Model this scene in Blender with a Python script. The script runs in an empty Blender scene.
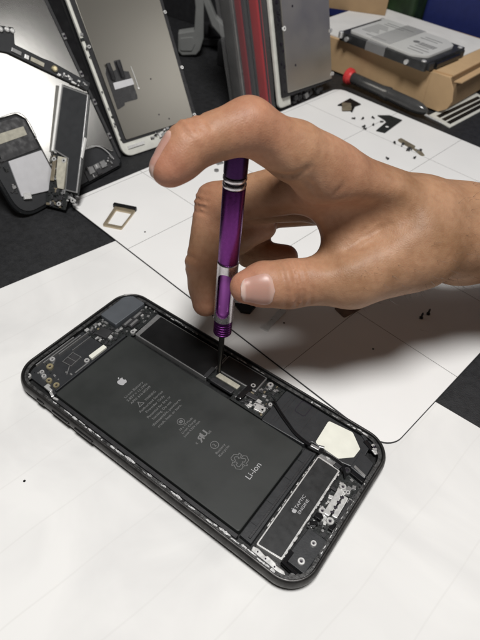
import bpy, bmesh, math, random
import numpy as np
from mathutils import Vector, Matrix
# All sizes below are in millimetres and are scaled to metres when meshes are built.
S = 0.001
sc = bpy.context.scene
C = sc.collection
random.seed(7)

# ------------------------------------------------------------------ materials
def M(name, col, rough=0.5, metal=0.0, var=0.0, vscale=200.0, bump=0.0, bscale=900.0, spec=0.5,
      rvar=0.0, sss=0.0, trans=0.0, alpha=1.0, coat=0.0, col2=None, detail=5.0, ior=1.45):
    m = bpy.data.materials.new(name); m.use_nodes = True
    nt = m.node_tree; b = nt.nodes['Principled BSDF']
    b.inputs['Base Color'].default_value = (*col, 1)
    b.inputs['Roughness'].default_value = rough
    b.inputs['Metallic'].default_value = metal
    b.inputs['Specular IOR Level'].default_value = spec
    b.inputs['IOR'].default_value = ior
    b.inputs['Coat Weight'].default_value = coat
    b.inputs['Transmission Weight'].default_value = trans
    b.inputs['Alpha'].default_value = alpha
    tc = nt.nodes.new('ShaderNodeTexCoord')
    if var or col2:
        n = nt.nodes.new('ShaderNodeTexNoise'); n.inputs['Scale'].default_value = vscale
        n.inputs['Detail'].default_value = detail
        nt.links.new(tc.outputs['Object'], n.inputs['Vector'])
        r = nt.nodes.new('ShaderNodeValToRGB')
        r.color_ramp.elements[0].position = 0.3; r.color_ramp.elements[1].position = 0.7
        c2 = col2 if col2 else tuple(min(1, c*(1+var)) for c in col)
        c1 = col if col2 else tuple(c*(1-var) for c in col)
        r.color_ramp.elements[0].color = (*c1, 1); r.color_ramp.elements[1].color = (*c2, 1)
        nt.links.new(n.outputs['Fac'], r.inputs['Fac']); nt.links.new(r.outputs['Color'], b.inputs['Base Color'])
    if rvar:
        n = nt.nodes.new('ShaderNodeTexNoise'); n.inputs['Scale'].default_value = vscale*1.7
        n.inputs['Detail'].default_value = 8
        nt.links.new(tc.outputs['Object'], n.inputs['Vector'])
        mr = nt.nodes.new('ShaderNodeMapRange'); mr.inputs['From Min'].default_value = .3; mr.inputs['From Max'].default_value = .7
        mr.inputs['To Min'].default_value = max(.02, rough-rvar); mr.inputs['To Max'].default_value = min(1, rough+rvar)
        nt.links.new(n.outputs['Fac'], mr.inputs['Value']); nt.links.new(mr.outputs['Result'], b.inputs['Roughness'])
    if bump:
        n = nt.nodes.new('ShaderNodeTexNoise'); n.inputs['Scale'].default_value = bscale
        n.inputs['Detail'].default_value = 6
        nt.links.new(tc.outputs['Object'], n.inputs['Vector'])
        bp = nt.nodes.new('ShaderNodeBump'); bp.inputs['Strength'].default_value = 1.0
        bp.inputs['Distance'].default_value = bump*S
        nt.links.new(n.outputs['Fac'], bp.inputs['Height']); nt.links.new(bp.outputs['Normal'], b.inputs['Normal'])
    return m

mt = {
 'housing': M('black_aluminium', (.06,.058,.057), .42, .85, var=.25, rvar=.1, bump=.02, bscale=2500),
 'housing_in': M('black_inner_metal', (.012,.0125,.013), .5, .2, var=.4, vscale=300, rvar=.15, bump=.06, bscale=1200),
 'ledge': M('grey_ledge', (.07,.07,.07), .45, .5, var=.7, vscale=600, rvar=.2, bump=.15, bscale=900),
 'residue': M('silver_residue', (.5,.5,.5), .45, .25, var=.5, vscale=700, bump=.2, bscale=900),
 'battery': M('battery_wrap', (.026,.0285,.0275), .46, 0, var=.07, vscale=40, rvar=.1, bump=.16, bscale=45, spec=.5),
 'print': M('grey_print', (.16,.16,.16), .6),
 'printl': M('light_print', (.4,.4,.41), .6),
 'plastic': M('black_plastic', (.022,.022,.024), .45, 0, var=.2, rvar=.1, bump=.05, bscale=1500),
 'plastic2': M('dark_grey_plastic', (.027,.0285,.031), .4, 0, var=.08, rvar=.04, bump=.03, bscale=1200),
 'gloss': M('gloss_black', (.01,.01,.011), .16, 0, rvar=.08, vscale=100, spec=.5),
 'shield': M('shield_film', (.009,.009,.0095), .33, 0, var=.2, rvar=.08, vscale=60, bump=.03, bscale=120),
 'steel': M('steel', (.31,.31,.31), .36, .6, var=.08, vscale=400, rvar=.06),
 'steelb': M('bright_steel', (.72,.72,.71), .32, .55, var=.08, vscale=400, rvar=.06),
 'cam': M('camera_plate', (.17,.185,.205), .4, .6, var=.04, vscale=120, rvar=.04),
 'gold': M('gold_contact', (.75,.66,.42), .32, .8, var=.15, rvar=.1),
 'simgold': M('champagne_metal', (.5,.42,.3), .4, .7, var=.08, rvar=.08),
 'cream': M('cream_label', (.74,.74,.66), .6, 0, var=.06, vscale=150),
 'beige': M('beige_foam', (.42,.4,.33), .6, 0, var=.15, vscale=400, bump=.1),
 'pcb': M('black_board', (.02,.022,.022), .35, 0, var=.5, vscale=900, rvar=.15),
 'chip': M('chip', (.035,.035,.037), .35, 0, var=.2),
 'tan_chip': M('tan_chip', (.2,.17,.12), .4, .2, var=.3),
 'whitep': M('white_plastic', (.78,.78,.76), .4, 0, var=.04),
 'offwhite': M('off_white_plastic', (.62,.62,.57), .4, 0, var=.08),
 'taptic': M('haptic_cover', (.026,.027,.028), .42, .2, var=.12, rvar=.08, bump=.02, bscale=200),
 'backplate': M('display_backplate', (.50,.495,.48), .17, .95, var=.02, vscale=30, rvar=.0, bump=.02, bscale=70),
 'backplateB': M('display_backplate_dull', (.25,.238,.212), .32, .9, var=.015, vscale=25, rvar=.0, bump=.02, bscale=60),
 'backplateD': M('display_backplate_brushed', (.62,.59,.53), .34, .85, var=.06, vscale=25, rvar=.05),
 'whiteplate': M('home_button_plate', (.62,.62,.64), .45, .3, var=.04),
 'glass': M('black_front_glass', (.012,.013,.014), .1, 0, spec=.6),
 'tape': M('tinted_tape', (.03,.03,.032), .3, 0, rvar=.1),
 'purple': M('purple_anodised', (.16,.035,.19), .3, 1, rvar=.05, vscale=500),
 'purpled': M('purple_cap', (.035,.012,.05), .3, 1, rvar=.05, vscale=500),
 'magenta': M('magenta_core', (.42,.11,.5), .3, .4),
 'silver': M('satin_silver', (.62,.58,.6), .27, 1, rvar=.06, vscale=600),
 'groove': M('dark_groove', (.02,.015,.025), .5, .3),
 'shaft': M('dark_steel', (.09,.085,.08), .35, 1, rvar=.1, vscale=800),
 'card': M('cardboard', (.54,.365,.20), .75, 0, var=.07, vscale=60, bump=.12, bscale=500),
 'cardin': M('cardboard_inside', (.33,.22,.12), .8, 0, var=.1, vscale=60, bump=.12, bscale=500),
 'foam': M('white_sheet', (.72,.71,.69), .7, 0, var=.05, vscale=60),
 'navy': M('navy_case', (.017,.026,.125), .5, 0, var=.1, bump=.05, bscale=300),
 'green': M('dark_green', (.012,.03,.010), .6, 0, var=.6, vscale=60),
 'drive': M('drive_frame', (.06,.062,.064), .42, .6, var=.2, rvar=.1),
 'drivelab': M('drive_label', (.62,.62,.6), .4, .1, var=.04, vscale=60),
 'red': M('red_plastic', (.30,.01,.016), .3, 0, var=.1, vscale=60),
 'reddark': M('dark_red_plastic', (.17,.008,.014), .3),
 'redcap': M('red_cap', (.62,.05,.05), .4, 0),
 'greyp': M('grey_plastic', (.2,.205,.2), .45, 0, var=.1, vscale=60, rvar=.1),
 'tube': M('smoky_tube', (.045,.045,.045), .22, 0, var=.4, vscale=40, rvar=.1, spec=.6),
 'tubel': M('smoky_tube_light', (.16,.155,.15), .25, 0, var=.35, vscale=90, rvar=.1),
 'bronze': M('bronze_foil', (.2,.13,.09), .5, .4, var=.3),
 'darkscrew': M('dark_screw', (.06,.06,.06), .35, .8),
 'nail': None,
}
# clear bag film
def film():
    m = M('clear_sleeve', (.55,.55,.55), .12, 0, rvar=.08, vscale=60, bump=1.2, bscale=60, spec=.6)
    m.node_tree.nodes['Principled BSDF'].inputs['Alpha'].default_value = .07
    return m
mt['film'] = film()
def tapefilm():
    m = M('clear_tape', (.42,.42,.42), .25, 0, bump=.4, bscale=120)
    m.node_tree.nodes['Principled BSDF'].inputs['Alpha'].default_value = .45
    return m
mt['cleartape'] = tapefilm()

# ------------------------------------------------------------------ mesh builder
def inset(pts, d):
    n = len(pts); out = []
    area = sum(pts[i][0]*pts[(i+1) % n][1]-pts[(i+1) % n][0]*pts[i][1] for i in range(n))
    sg = 1 if area > 0 else -1
    for i in range(n):
        a, p, b = Vector(pts[i-1][:2]), Vector(pts[i][:2]), Vector(pts[(i+1) % n][:2])
        e1 = (p-a).normalized(); e2 = (b-p).normalized()
        n1 = Vector((-e1.y, e1.x))*sg; n2 = Vector((-e2.y, e2.x))*sg
        m = n1+n2
        m = m/max(.25, m.dot(m)/2) if m.length > 1e-6 else n1
        out.append((p.x+m.x*d, p.y+m.y*d))
    return out
def rpoly(pts, r, n=5):
    out = []; k = len(pts)
    for i in range(k):
        rr = r[i] if isinstance(r, (list, tuple)) else r
        a, p, b = Vector(pts[i-1]), Vector(pts[i]), Vector(pts[(i+1) % k])
        if rr <= 0: out.append((p.x, p.y)); continue
        e1 = (a-p).normalized(); e2 = (b-p).normalized()
        ang = e1.angle(e2); t = min(rr/math.tan(ang/2), .48*min((a-p).length, (b-p).length))
        p1 = p+e1*t; p2 = p+e2*t
        for j in range(n+1):
            s = j/n; q = p1*(1-s)**2+p*2*s*(1-s)+p2*s*s
            out.append((q.x, q.y))
    return out
def rrect(x0, x1, y0, y1, r, n=8):
    out = []
    for cx, cy, a0 in ((x1-r, y1-r, 0), (x0+r, y1-r, 90), (x0+r, y0+r, 180), (x1-r, y0+r, 270)):
        for j in range(n+1):
            a = math.radians(a0+90*j/n); out.append((cx+r*math.cos(a), cy+r*math.sin(a)))
    return out
class MB:
    def __init__(s): s.v = []; s.f = []; s.mi = []; s.flat = set(); s.xf = None; s.m = 0
    def add(s, vs, fs):
        o = len(s.v)
        for p in vs:
            p = Vector(p)
            s.v.append(s.xf @ p if s.xf is not None else p)
        for f in fs: s.f.append([i+o for i in f]); s.mi.append(s.m)
    def mat(s, i): s.m = i; return s
    def box(s, x0, x1, y0, y1, z0, z1, c=0.0):
        return s.prism([(x0, y0), (x1, y0), (x1, y1), (x0, y1)], z0, z1, c)
    def cbox(s, cx, cy, lx, ly, z0, z1, rot=0, c=0.0):
        a = math.radians(rot); ca, sa = math.cos(a), math.sin(a)
        return s.prism([(cx+dx*ca-dy*sa, cy+dx*sa+dy*ca) for dx, dy in ((-lx/2,-ly/2),(lx/2,-ly/2),(lx/2,ly/2),(-lx/2,ly/2))], z0, z1, c)
    def prism(s, pts, z0, z1, c=0.0):
        pts = [tuple(p[:2]) for p in pts]; n = len(pts)
        if sum(pts[i][0]*pts[(i+1) % n][1]-pts[(i+1) % n][0]*pts[i][1] for i in range(n)) < 0: pts = pts[::-1]
        rings = [[(x, y, z0) for x, y in pts]]
        if c > 0:
            rings.append([(x, y, z1-c) for x, y in pts])
            rings.append([(x, y, z1-c*.3) for x, y in inset(pts, c*.3)])
            rings.append([(x, y, z1) for x, y in inset(pts, c)])
        else: rings.append([(x, y, z1) for x, y in pts])
        s.loft(rings, True, True); return s
    def loft(s, rings, cap0=False, cap1=False, closed=True):
        n = len(rings[0]); vs = [p for r in rings for p in r]; fs = []
        for k in range(len(rings)-1):
            for i in range(n if closed else n-1):
                j = (i+1) % n
                fs.append((k*n+i, k*n+j, (k+1)*n+j, (k+1)*n+i))
        if cap0: s.flat.add(len(s.f)+len(fs)); fs.append(tuple(reversed(range(n))))
        if cap1: s.flat.add(len(s.f)+len(fs)); fs.append(tuple((len(rings)-1)*n+i for i in range(n)))
        s.add(vs, fs); return s
    def lathe(s, prof, o=(0,0,0), ax=(0,0,1), n=32, cap=True):
        ax = Vector(ax).normalized(); q = ax.to_track_quat('Z', 'Y'); o = Vector(o)
        rings = [[o+q @ Vector((r*math.cos(2*math.pi*i/n), r*math.sin(2*math.pi*i/n), h)) for i in range(n)] for r, h in prof]
        s.loft(rings, cap, cap); return s
    def tube(s, path, r, n=10, sub=6):
        P = [Vector(p) for p in path]
        if sub and len(P) > 2:
            Q = []
            for i in range(len(P)-1):
                p0 = P[max(0, i-1)]; p1 = P[i]; p2 = P[i+1]; p3 = P[min(len(P)-1, i+2)]
                for j in range(sub):
                    t = j/sub
                    Q.append(.5*((2*p1)+(-p0+p2)*t+(2*p0-5*p1+4*p2-p3)*t*t+(-p0+3*p1-3*p2+p3)*t**3))
            Q.append(P[-1]); P = Q
        rings = []; up = Vector((0,0,1))
        for i, p in enumerate(P):
            d = (P[min(i+1, len(P)-1)]-P[max(i-1, 0)]).normalized()
            if abs(d.dot(up)) > .95: up = Vector((1,0,0))
            a = d.cross(up).normalized(); b = a.cross(d)
            rr = r(i/(len(P)-1)) if callable(r) else r
            rings.append([p+(a*math.cos(2*math.pi*k/n)+b*math.sin(2*math.pi*k/n))*rr for k in range(n)])
        s.loft(rings, True, True); return s
    def torus(s, c, R, r, z, n=28, k=6):
        rings = []
        for i in range(n+1):
            a = 2*math.pi*i/n
            rings.append([(c[0]+(R+r*math.cos(2*math.pi*j/k))*math.cos(a), c[1]+(R+r*math.cos(2*math.pi*j/k))*math.sin(a), z+r*math.sin(2*math.pi*j/k)) for j in range(k)])
        s.loft(rings); return s
    def screw(s, x, y, z, r, h=.6, m_head=None, m_rec=None):
        # pan head with a cross recess dimple
        if m_head is not None: s.m = m_head
        s.lathe([(r*.98, z-1), (r, z+h*.55), (r*.86, z+h), (r*.5, z+h), (r*.38, z+h*.45)], (x, y, 0), n=20)
        if m_rec is not None: s.m = m_rec
        s.lathe([(r*.36, z+h*.2), (r*.36, z+h*.5)], (x, y, 0), n=10)
        return s
    def build(s, name, mats, parent=None, smooth=30, bevel=0):
        org = Vector(ORG.get(parent.name, (0,0,0))) if parent is not None else Vector((0,0,0))
        me = bpy.data.meshes.new(name)
        me.from_pydata([((p-org)*S)[:] for p in s.v], [], s.f)
        if not isinstance(mats, (list, tuple)): mats = [mats]
        for m in mats: me.materials.append(m)
        me.polygons.foreach_set('material_index', s.mi)
        fl = [i not in s.flat for i in range(len(s.f))] if smooth else None
        bm = bmesh.new(); bm.from_mesh(me)
        bmesh.ops.recalc_face_normals(bm, faces=bm.faces); bm.to_mesh(me); bm.free()
        if smooth:
            me.polygons.foreach_set('use_smooth', fl)
            me.set_sharp_from_angle(angle=math.radians(smooth))
            me.polygons.foreach_set('use_smooth', fl)
        o = bpy.data.objects.new(name, me); C.objects.link(o)
        if parent is not None:
            o.parent = parent; ORG[o.name] = tuple(org)
        if bevel:
            b = o.modifiers.new('bevel', 'BEVEL'); b.width = bevel*S; b.segments = 2; b.limit_method = 'ANGLE'; b.angle_limit = math.radians(40)
        return o
ORG = {}
def thing(name, label, cat, loc=(0,0,0), group=None):
    o = bpy.data.objects.new(name, None); C.objects.link(o); o.location = Vector(loc)*S
    o.empty_display_size = .01
    o['label'] = label; o['category'] = cat
    if group: o['group'] = group
    ORG[o.name] = tuple(loc)
    return o
def single(mb, name, mats, label, cat, group=None, loc=None, **k):
    """a thing that is one mesh: origin moved to its own base"""
    xs = [p.x for p in mb.v]; ys = [p.y for p in mb.v]; zs = [p.z for p in mb.v]
    loc = Vector(((min(xs)+max(xs))/2, (min(ys)+max(ys))/2, min(zs)))
    for i, p in enumerate(mb.v): mb.v[i] = p-loc
    o = mb.build(name, mats, None, **k); o.location = loc*S
    o['label'] = label; o['category'] = cat
    if group: o['group'] = group
    return o
def frame(A, w, u):
    w = Vector(w).normalized(); u = (Vector(u)-w*Vector(u).dot(w)).normalized(); n = w.cross(u)
    m = Matrix.Identity(4)
    for i in range(3): m[i][0] = w[i]; m[i][1] = u[i]; m[i][2] = n[i]; m[i][3] = A[i]
    return m
_dg = None
def text_verts(body):
    cu = bpy.data.curves.new('t', 'FONT'); cu.body = body; cu.size = 1; cu.resolution_u = 3
    o = bpy.data.objects.new('t', cu); C.objects.link(o)
    bpy.context.view_layer.update()
    me = o.evaluated_get(bpy.context.evaluated_depsgraph_get()).to_mesh()
    v = [tuple(p.co) for p in me.vertices]; f = [tuple(p.vertices) for p in me.polygons]
    o.to_mesh_clear(); C.objects.unlink(o); bpy.data.objects.remove(o); bpy.data.curves.remove(cu)
    return v, f
def text(mb, body, X0, Y0, size, length=None, z=5.0, flat=True):
    """text that reads along +Y with its top towards -X; thin raised ink"""
    v, f = text_verts(body)
    x0 = min(p[0] for p in v); x1 = max(p[0] for p in v)
    kx = length/(x1-x0) if length else size
    vs = [(X0-p[1]*size, Y0+(p[0]-x0)*kx, z) for p in v]
    mb.add(vs, [tuple(q) for q in f])

# ------------------------------------------------------------------ setting
def structure(o): o['kind'] = 'structure'; return o
b = MB(); b.box(-1300, 1300, -900, 1100, -30, -1.4)
tb = structure(b.build('table_top', M('black_bench_mat', (.017,.0175,.019), .55, 0, var=.25, vscale=250, rvar=.12, bump=.25, bscale=1400, spec=.5), smooth=0))

# white paper sheet
def paper_mat():
    m = M('white_paper', (.80,.79,.775), .62, 0, spec=.3)
    nt = m.node_tree; b = nt.nodes['Principled BSDF']
    tc = nt.nodes.new('ShaderNodeTexCoord')
    mp = nt.nodes.new('ShaderNodeMapping'); mp.inputs['Rotation'].default_value = (0,0,math.radians(4)); mp.inputs['Scale'].default_value = (9, 4, 1)
    nt.links.new(tc.outputs['Object'], mp.inputs['Vector'])
    n1 = nt.nodes.new('ShaderNodeTexNoise'); n1.inputs['Scale'].default_value = 1.0; n1.inputs['Detail'].default_value = 4
    nt.links.new(mp.outputs['Vector'], n1.inputs['Vector'])
    n2 = nt.nodes.new('ShaderNodeTexNoise'); n2.inputs['Scale'].default_value = 14; n2.inputs['Detail'].default_value = 7; n2.inputs['Distortion'].default_value = 1.2
    nt.links.new(tc.outputs['Object'], n2.inputs['Vector'])
    # thin dark crease lines: bands along Y
    wv = nt.nodes.new('ShaderNodeTexWave'); wv.bands_direction = 'X'; wv.inputs['Scale'].default_value = 13; wv.inputs['Distortion'].default_value = 2.0
    wv.inputs['Detail'].default_value = 2; wv.inputs['Detail Scale'].default_value = .6
    mp2 = nt.nodes.new('ShaderNodeMapping'); mp2.inputs['Rotation'].default_value = (0,0,math.radians(9))
    nt.links.new(tc.outputs['Object'], mp2.inputs['Vector']); nt.links.new(mp2.outputs['Vector'], wv.inputs['Vector'])
    cr = nt.nodes.new('ShaderNodeValToRGB'); cr.color_ramp.elements[0].position = .0; cr.color_ramp.elements[0].color = (1,1,1,1)
    cr.color_ramp.elements[1].position = .0009; cr.color_ramp.elements[1].color = (0,0,0,1)
    nt.links.new(wv.outputs['Fac'], cr.inputs['Fac'])
    ml = nt.nodes.new('ShaderNodeMath'); ml.operation = 'MULTIPLY'
    nt.links.new(cr.outputs['Color'], ml.inputs[0]); nt.links.new(n2.outputs['Fac'], ml.inputs[1])
    r = nt.nodes.new('ShaderNodeValToRGB'); e = r.color_ramp.elements
    e[0].position = .32; e[0].color = (.765,.76,.745,1); e[1].position = .62; e[1].color = (.80,.795,.78,1)
    nt.links.new(n1.outputs['Fac'], r.inputs['Fac'])
    r2 = nt.nodes.new('ShaderNodeValToRGB'); e = r2.color_ramp.elements
    e[0].position = .35; e[0].color = (.875,.875,.88,1); e[1].position = .6; e[1].color = (1,1,1,1)
    nt.links.new(n2.outputs['Fac'], r2.inputs['Fac'])
    mx = nt.nodes.new('ShaderNodeMix'); mx.data_type = 'RGBA'; mx.blend_type = 'MULTIPLY'; mx.inputs[0].default_value = 1
    nt.links.new(r.outputs['Color'], mx.inputs[6]); nt.links.new(r2.outputs['Color'], mx.inputs[7])
    mx2 = nt.nodes.new('ShaderNodeMix'); mx2.data_type = 'RGBA'
    ms = nt.nodes.new('ShaderNodeMath'); ms.operation = 'MULTIPLY'; ms.inputs[1].default_value = .2
    nt.links.new(ml.outputs[0], ms.inputs[0]); nt.links.new(ms.outputs[0], mx2.inputs[0])
    nt.links.new(mx.outputs[2], mx2.inputs[6]); mx2.inputs[7].default_value = (.45,.43,.41,1)
    nt.links.new(mx2.outputs[2], b.inputs['Base Color'])
    bp = nt.nodes.new('ShaderNodeBump'); bp.inputs['Distance'].default_value = .0006; bp.inputs['Strength'].default_value = .6
    nt.links.new(n2.outputs['Fac'], bp.inputs['Height']); nt.links.new(bp.outputs['Normal'], b.inputs['Normal'])
    return m
b = MB(); b.prism([(-116,88),(420,62),(340,-420),(-232,-400)], -1.3, -.9)
single(b, 'paper_sheet', paper_mat(), 'large white paper sheet lying under the opened phone, faintly creased', 'paper', smooth=0)

# white mat with black backing and printed grid
TH = -.147; ct, st_ = math.cos(TH), math.sin(TH)
def G(x, y): return (x*ct-y*st_, x*st_+y*ct)
mat_root = thing('work_mat', 'thin white magnetic mat with printed grid lines and rounded corners, screws on it', 'mat', (*G(-50,190), -.8))
MX0, MX1, MY0, MY1 = -183.5, 70.8, 50, 343
ol = [G(x, y) for x, y in rrect(MX0, MX1, MY0, MY1, 10, 10)]
b = MB(); b.prism(ol, -.85, -.3); b.build('backing', M('mat_backing', (.03,.03,.032), .6), mat_root, smooth=0)
b = MB(); b.prism([G(x, y) for x, y in rrect(MX0+.35, MX1-.35, MY0+.35, MY1-.35, 9.7, 10)], -.28, 0, .06)
b.build('top_sheet', M('mat_white', (.79,.785,.775), .42, 0, var=.02, vscale=25, rvar=.06, bump=.015, bscale=300, spec=.4), mat_root, smooth=0)
b = MB()
def gl(x0, y0, x1, y1, w=.28):
    dx, dy = x1-x0, y1-y0; l = math.hypot(dx, dy); nx, ny = -dy/l*w/2, dx/l*w/2
    b.add([(*G(x0+nx, y0+ny), .012), (*G(x0-nx, y0-ny), .012), (*G(x1-nx, y1-ny), .012), (*G(x1+nx, y1+ny), .012)], [(0,1,2,3)])
for k in range(-3, 1):
    X = 8.2+k*62.7
    if X > MX0+2: gl(X, MY0+.4, X, MY1-.4)
for k in range(1, 5): gl(MX0+.4, MY0+k*60.6, MX1-.4, MY0+k*60.6)
b.build('grid_lines', M('grid_ink', (.11,.105,.1), .7), mat_root, smooth=0)

# ------------------------------------------------------------------ phone
L2, W2 = 79.1, 38.95
phone = thing('smartphone', 'opened black smartphone without its screen, battery and circuit parts showing', 'smartphone', (0,0,0))
def ring(d, z, n=14): return [(x, y, z) for x, y in rrect(-L2+d, L2-d, -W2+d, W2-d, max(12.5-d, 1.5), n)]
b = MB()
b.loft([ring(4.5,-.05), ring(2.2,.15), ring(1.0,.7), ring(.35,1.6), ring(.05,2.7), ring(0,3.6), ring(.1,4.7), ring(.4,5.7), ring(.75,6.3), ring(1.15,6.62), ring(1.5,6.66), ring(1.75,6.5)], True)
b.mat(1)
b.loft([ring(1.75,6.5), ring(1.85,5.5), ring(2.0,5.35)])
b.mat(2); b.loft([ring(2.0,5.35), ring(3.4,5.3)])
b.mat(1); b.loft([ring(3.4,5.3), ring(3.6,1.2)], False, True)
b.build('housing', [mt['housing'], mt['housing_in'], mt['ledge']], phone, smooth=35)
# antenna line in rim, mute switch and volume keys on near side
for x0, x1, nm in ((-60,-55.5,'mute_switch'), (-50,-39,'volume_button'), (-35.5,-24.5,'volume_button')):
    b = MB(); b.xf = frame((0,-W2-.02,3.7), (1,0,0), (0,0,1))
    b.mat(0).prism(rrect(x0-.35, x1+.35, -1.05, 1.05, 1.0, 5), -.3, .1); b.mat(1).prism(rrect(x0, x1, -.7, .7, .65, 5), -.2, .4, .2)
    b.build(nm, [mt['gloss'], mt['housing']], phone)
# torn adhesive along the ledges
rs = random.Random(3)
def flakes(mb, p0, p1, n, wmin, wmax, z, keep=.7, jit=.35):
    p0 = Vector(p0); p1 = Vector(p1); d = (p1-p0); L = d.length; d.normalize(); nn = Vector((-d.y, d.x))
    t = 0
    while t < L:
        ln = rs.uniform(.7, L/n*1.8)
        if rs.random() < keep:
            w = rs.uniform(wmin, wmax); off = rs.uniform(-jit, jit); k = max(3, int(ln/.5))
            top = []; bot = []
            for i in range(k+1):
                s = t+ln*i/k; e = math.sin(math.pi*(i+.4)/(k+.8))**.4
                top.append(p0+d*s+nn*(off+w/2*e*rs.uniform(.45,1.15))); bot.append(p0+d*s+nn*(off-w/2*e*rs.uniform(.45,1.15)))
            mb.prism([(q.x,q.y) for q in bot]+[(q.x,q.y) for q in reversed(top)], z-.1, z+rs.uniform(.05,.3))
        t += ln+rs.uniform(.1, 1.0)
b = MB()
flakes(b, (-52,-W2+2.9), (66,-W2+2.9), 34, .5, 1.3, 5.35, .8)
b.mat(1); flakes(b, (-60,-W2+3.0), (60,-W2+3.1), 40, .3, 1.0, 5.4, .5)
b.mat(0)
flakes(b, (-50,W2-3), (-26,W2-3), 14, .3, .9, 5.35, .6); flakes(b, (-8,W2-3), (10,W2-3), 7, .3, .8, 5.35, .6); flakes(b, (38,W2-2.8), (64,W2-2.8), 12, .5, 1.1, 5.35, .75)
b.mat(1); flakes(b, (-66,W2-2.8), (66,W2-2.8), 40, .3, .8, 5.35, .35)
flakes(b, (-L2+2.8,-24), (-L2+2.8,26), 16, .3, .9, 5.35, .5)
flakes(b, (L2-2.7,-25), (L2-2.7,25), 26, .6, 1.4, 5.35, .85); b.mat(0); flakes(b, (L2-2.9,-26), (L2-2.9,22), 44, .2, .5, 5.6, .5, .5); b.mat(1); flakes(b, (L2-3.2,-24), (L2-3.1,14), 30, .4, .9, 5.45, .7)
b.build('adhesive_residue', [mt['residue'], mt['ledge']], phone, smooth=0)

# battery
bat = MB(); bat.prism(rrect(-55.2, 47.6, -32.4, 14.2, 1.2, 4), 1.25, 4.9, .5)
battery = bat.build('battery', mt['battery'], phone)
APPLE = [(.0,.30),(.10,.345),(.2,.375),(.3,.365),(.39,.31),(.445,.245)]
for k in range(9):
    a = math.radians(116+k*16.5); APPLE.append((.545+.225*math.cos(a), .055+.225*math.sin(a)))
APPLE += [(.46,-.16),(.42,-.28),(.36,-.39),(.29,-.465),(.21,-.495),(.13,-.475),(.03,-.45),(-.06,-.475),(-.14,-.495),(-.22,-.475),(-.3,-.40),(-.37,-.27),(-.425,-.1),(-.435,.06),(-.4,.2),(-.33,.305),(-.23,.36),(-.12,.36)]
LEAF = [(.0,.40),(.005,.48),(.05,.57),(.12,.635),(.19,.66),(.195,.59),(.16,.50),(.09,.43)]
def emblem(mb, X, Y, s, z):
    for P in (APPLE, LEAF):
        mb.prism([(X-y*s, Y+x*s) for x, y in P], z-.02, z+.02)
b = MB(); emblem(b, -37.2, -9.0, 4.4, 4.92); b.build('battery_emblem', mt['printl'], battery, smooth=0)
b = MB(); z = 4.92
text(b, 'Li-ion Battery', -29.0, -14.6, 1.75, 11.5, z); text(b, '3.82V = 11.1Wh', -26.8, -15.2, 1.75, 12.6, z); text(b, 'APN: 616-00249', -24.6, -15.2, 1.75, 12.4, z)
# warning triangle
tx, ty = -21.7, -12.7
def tri(r): return [(tx-r*math.cos(a), ty+r*math.sin(a)) for a in (0, 2.094, 4.189)]
o_, i_ = tri(1.9), tri(1.35)
for k in range(3):
    j = (k+1) % 3; b.add([(*o_[k], z), (*o_[j], z), (*i_[j], z), (*i_[k], z)], [(0,1,2,3)])
text(b, '!', -21.0, ty-.12, 1.6, None, z)
text(b, 'WARNING', -20.9, -10.0, 1.75, 6.6, z)
for s_, X, Y, ln in (('Authorized Service',-18.4,-16.3,14.9),('Provider Only.',-16.1,-14.4,11.9),('Potential for fire or',-13.7,-16.1,14.7),('burning. Do not',-11.5,-15.2,11.8),('disassemble, puncture,',-9.2,-17.8,18.1),('crush, heat, or burn.',-6.9,-16.8,15.1)):
    text(b, s_, X, Y, 1.7, ln, z)
def circ(cx, cy, R, w=.22, n=24):
    for i in range(n):
        a, c = 2*math.pi*i/n, 2*math.pi*(i+1)/n
        b.add([(cx+r*math.cos(q), cy+r*math.sin(q), z) for r, q in ((R,a),(R,c),(R-w,c),(R-w,a))], [(0,1,2,3)])
circ(-1.6, -8.6, 1.75)
for dx in (-.55, .0, .55): b.cbox(-1.6+dx, -8.6, .28, 1.7, z-.01, z+.01)
for dy in (-.55, .55): b.cbox(-1.6, -8.6+dy, 1.3, .25, z-.01, z+.015)
text(b, '10 x 19 Mode', 1.4, -12.2, 1.5, 8.2, z); text(b, 'Li-ion Charge', 3.2, -12.8, 1.5, 8.9, z); text(b, 'Limit 4.35V max', 5.0, -13.5, 1.5, 10.2, z)
text(b, 'c', 11.2, -13.0, 2.2, None, z); text(b, 'us', 12.0, -5.9, 2.2, None, z)
def mirrored(body, X0, Y0, size, length):
    v, f = text_verts(body); x0 = min(p[0] for p in v); x1 = max(p[0] for p in v); kx = length/(x1-x0)
    b.add([(X0-p[1]*size-(x1-p[0])*kx*.12, Y0+(x1-p[0])*kx, z) for p in v], [tuple(q) for q in f])
for dz_, dy_ in ((0,0),(.004,.18),(.008,.34)):
    z = 4.92+dz_; mirrored('R', 12.2, -11.4+dy_, 4.3, 2.6); text(b, 'U', 11.5, -8.5+dy_, 4.3, 2.5, z)
z = 4.92
circ(17.1, -8.6, 1.85); text(b, '2', 17.9, -9.2, 2.3, None, z)
text(b, 'Battery', 20.7, -11.5, 1.5, 6.0, z); text(b, 'Recycle', 22.5, -11.7, 1.5, 6.6, z)
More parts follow.
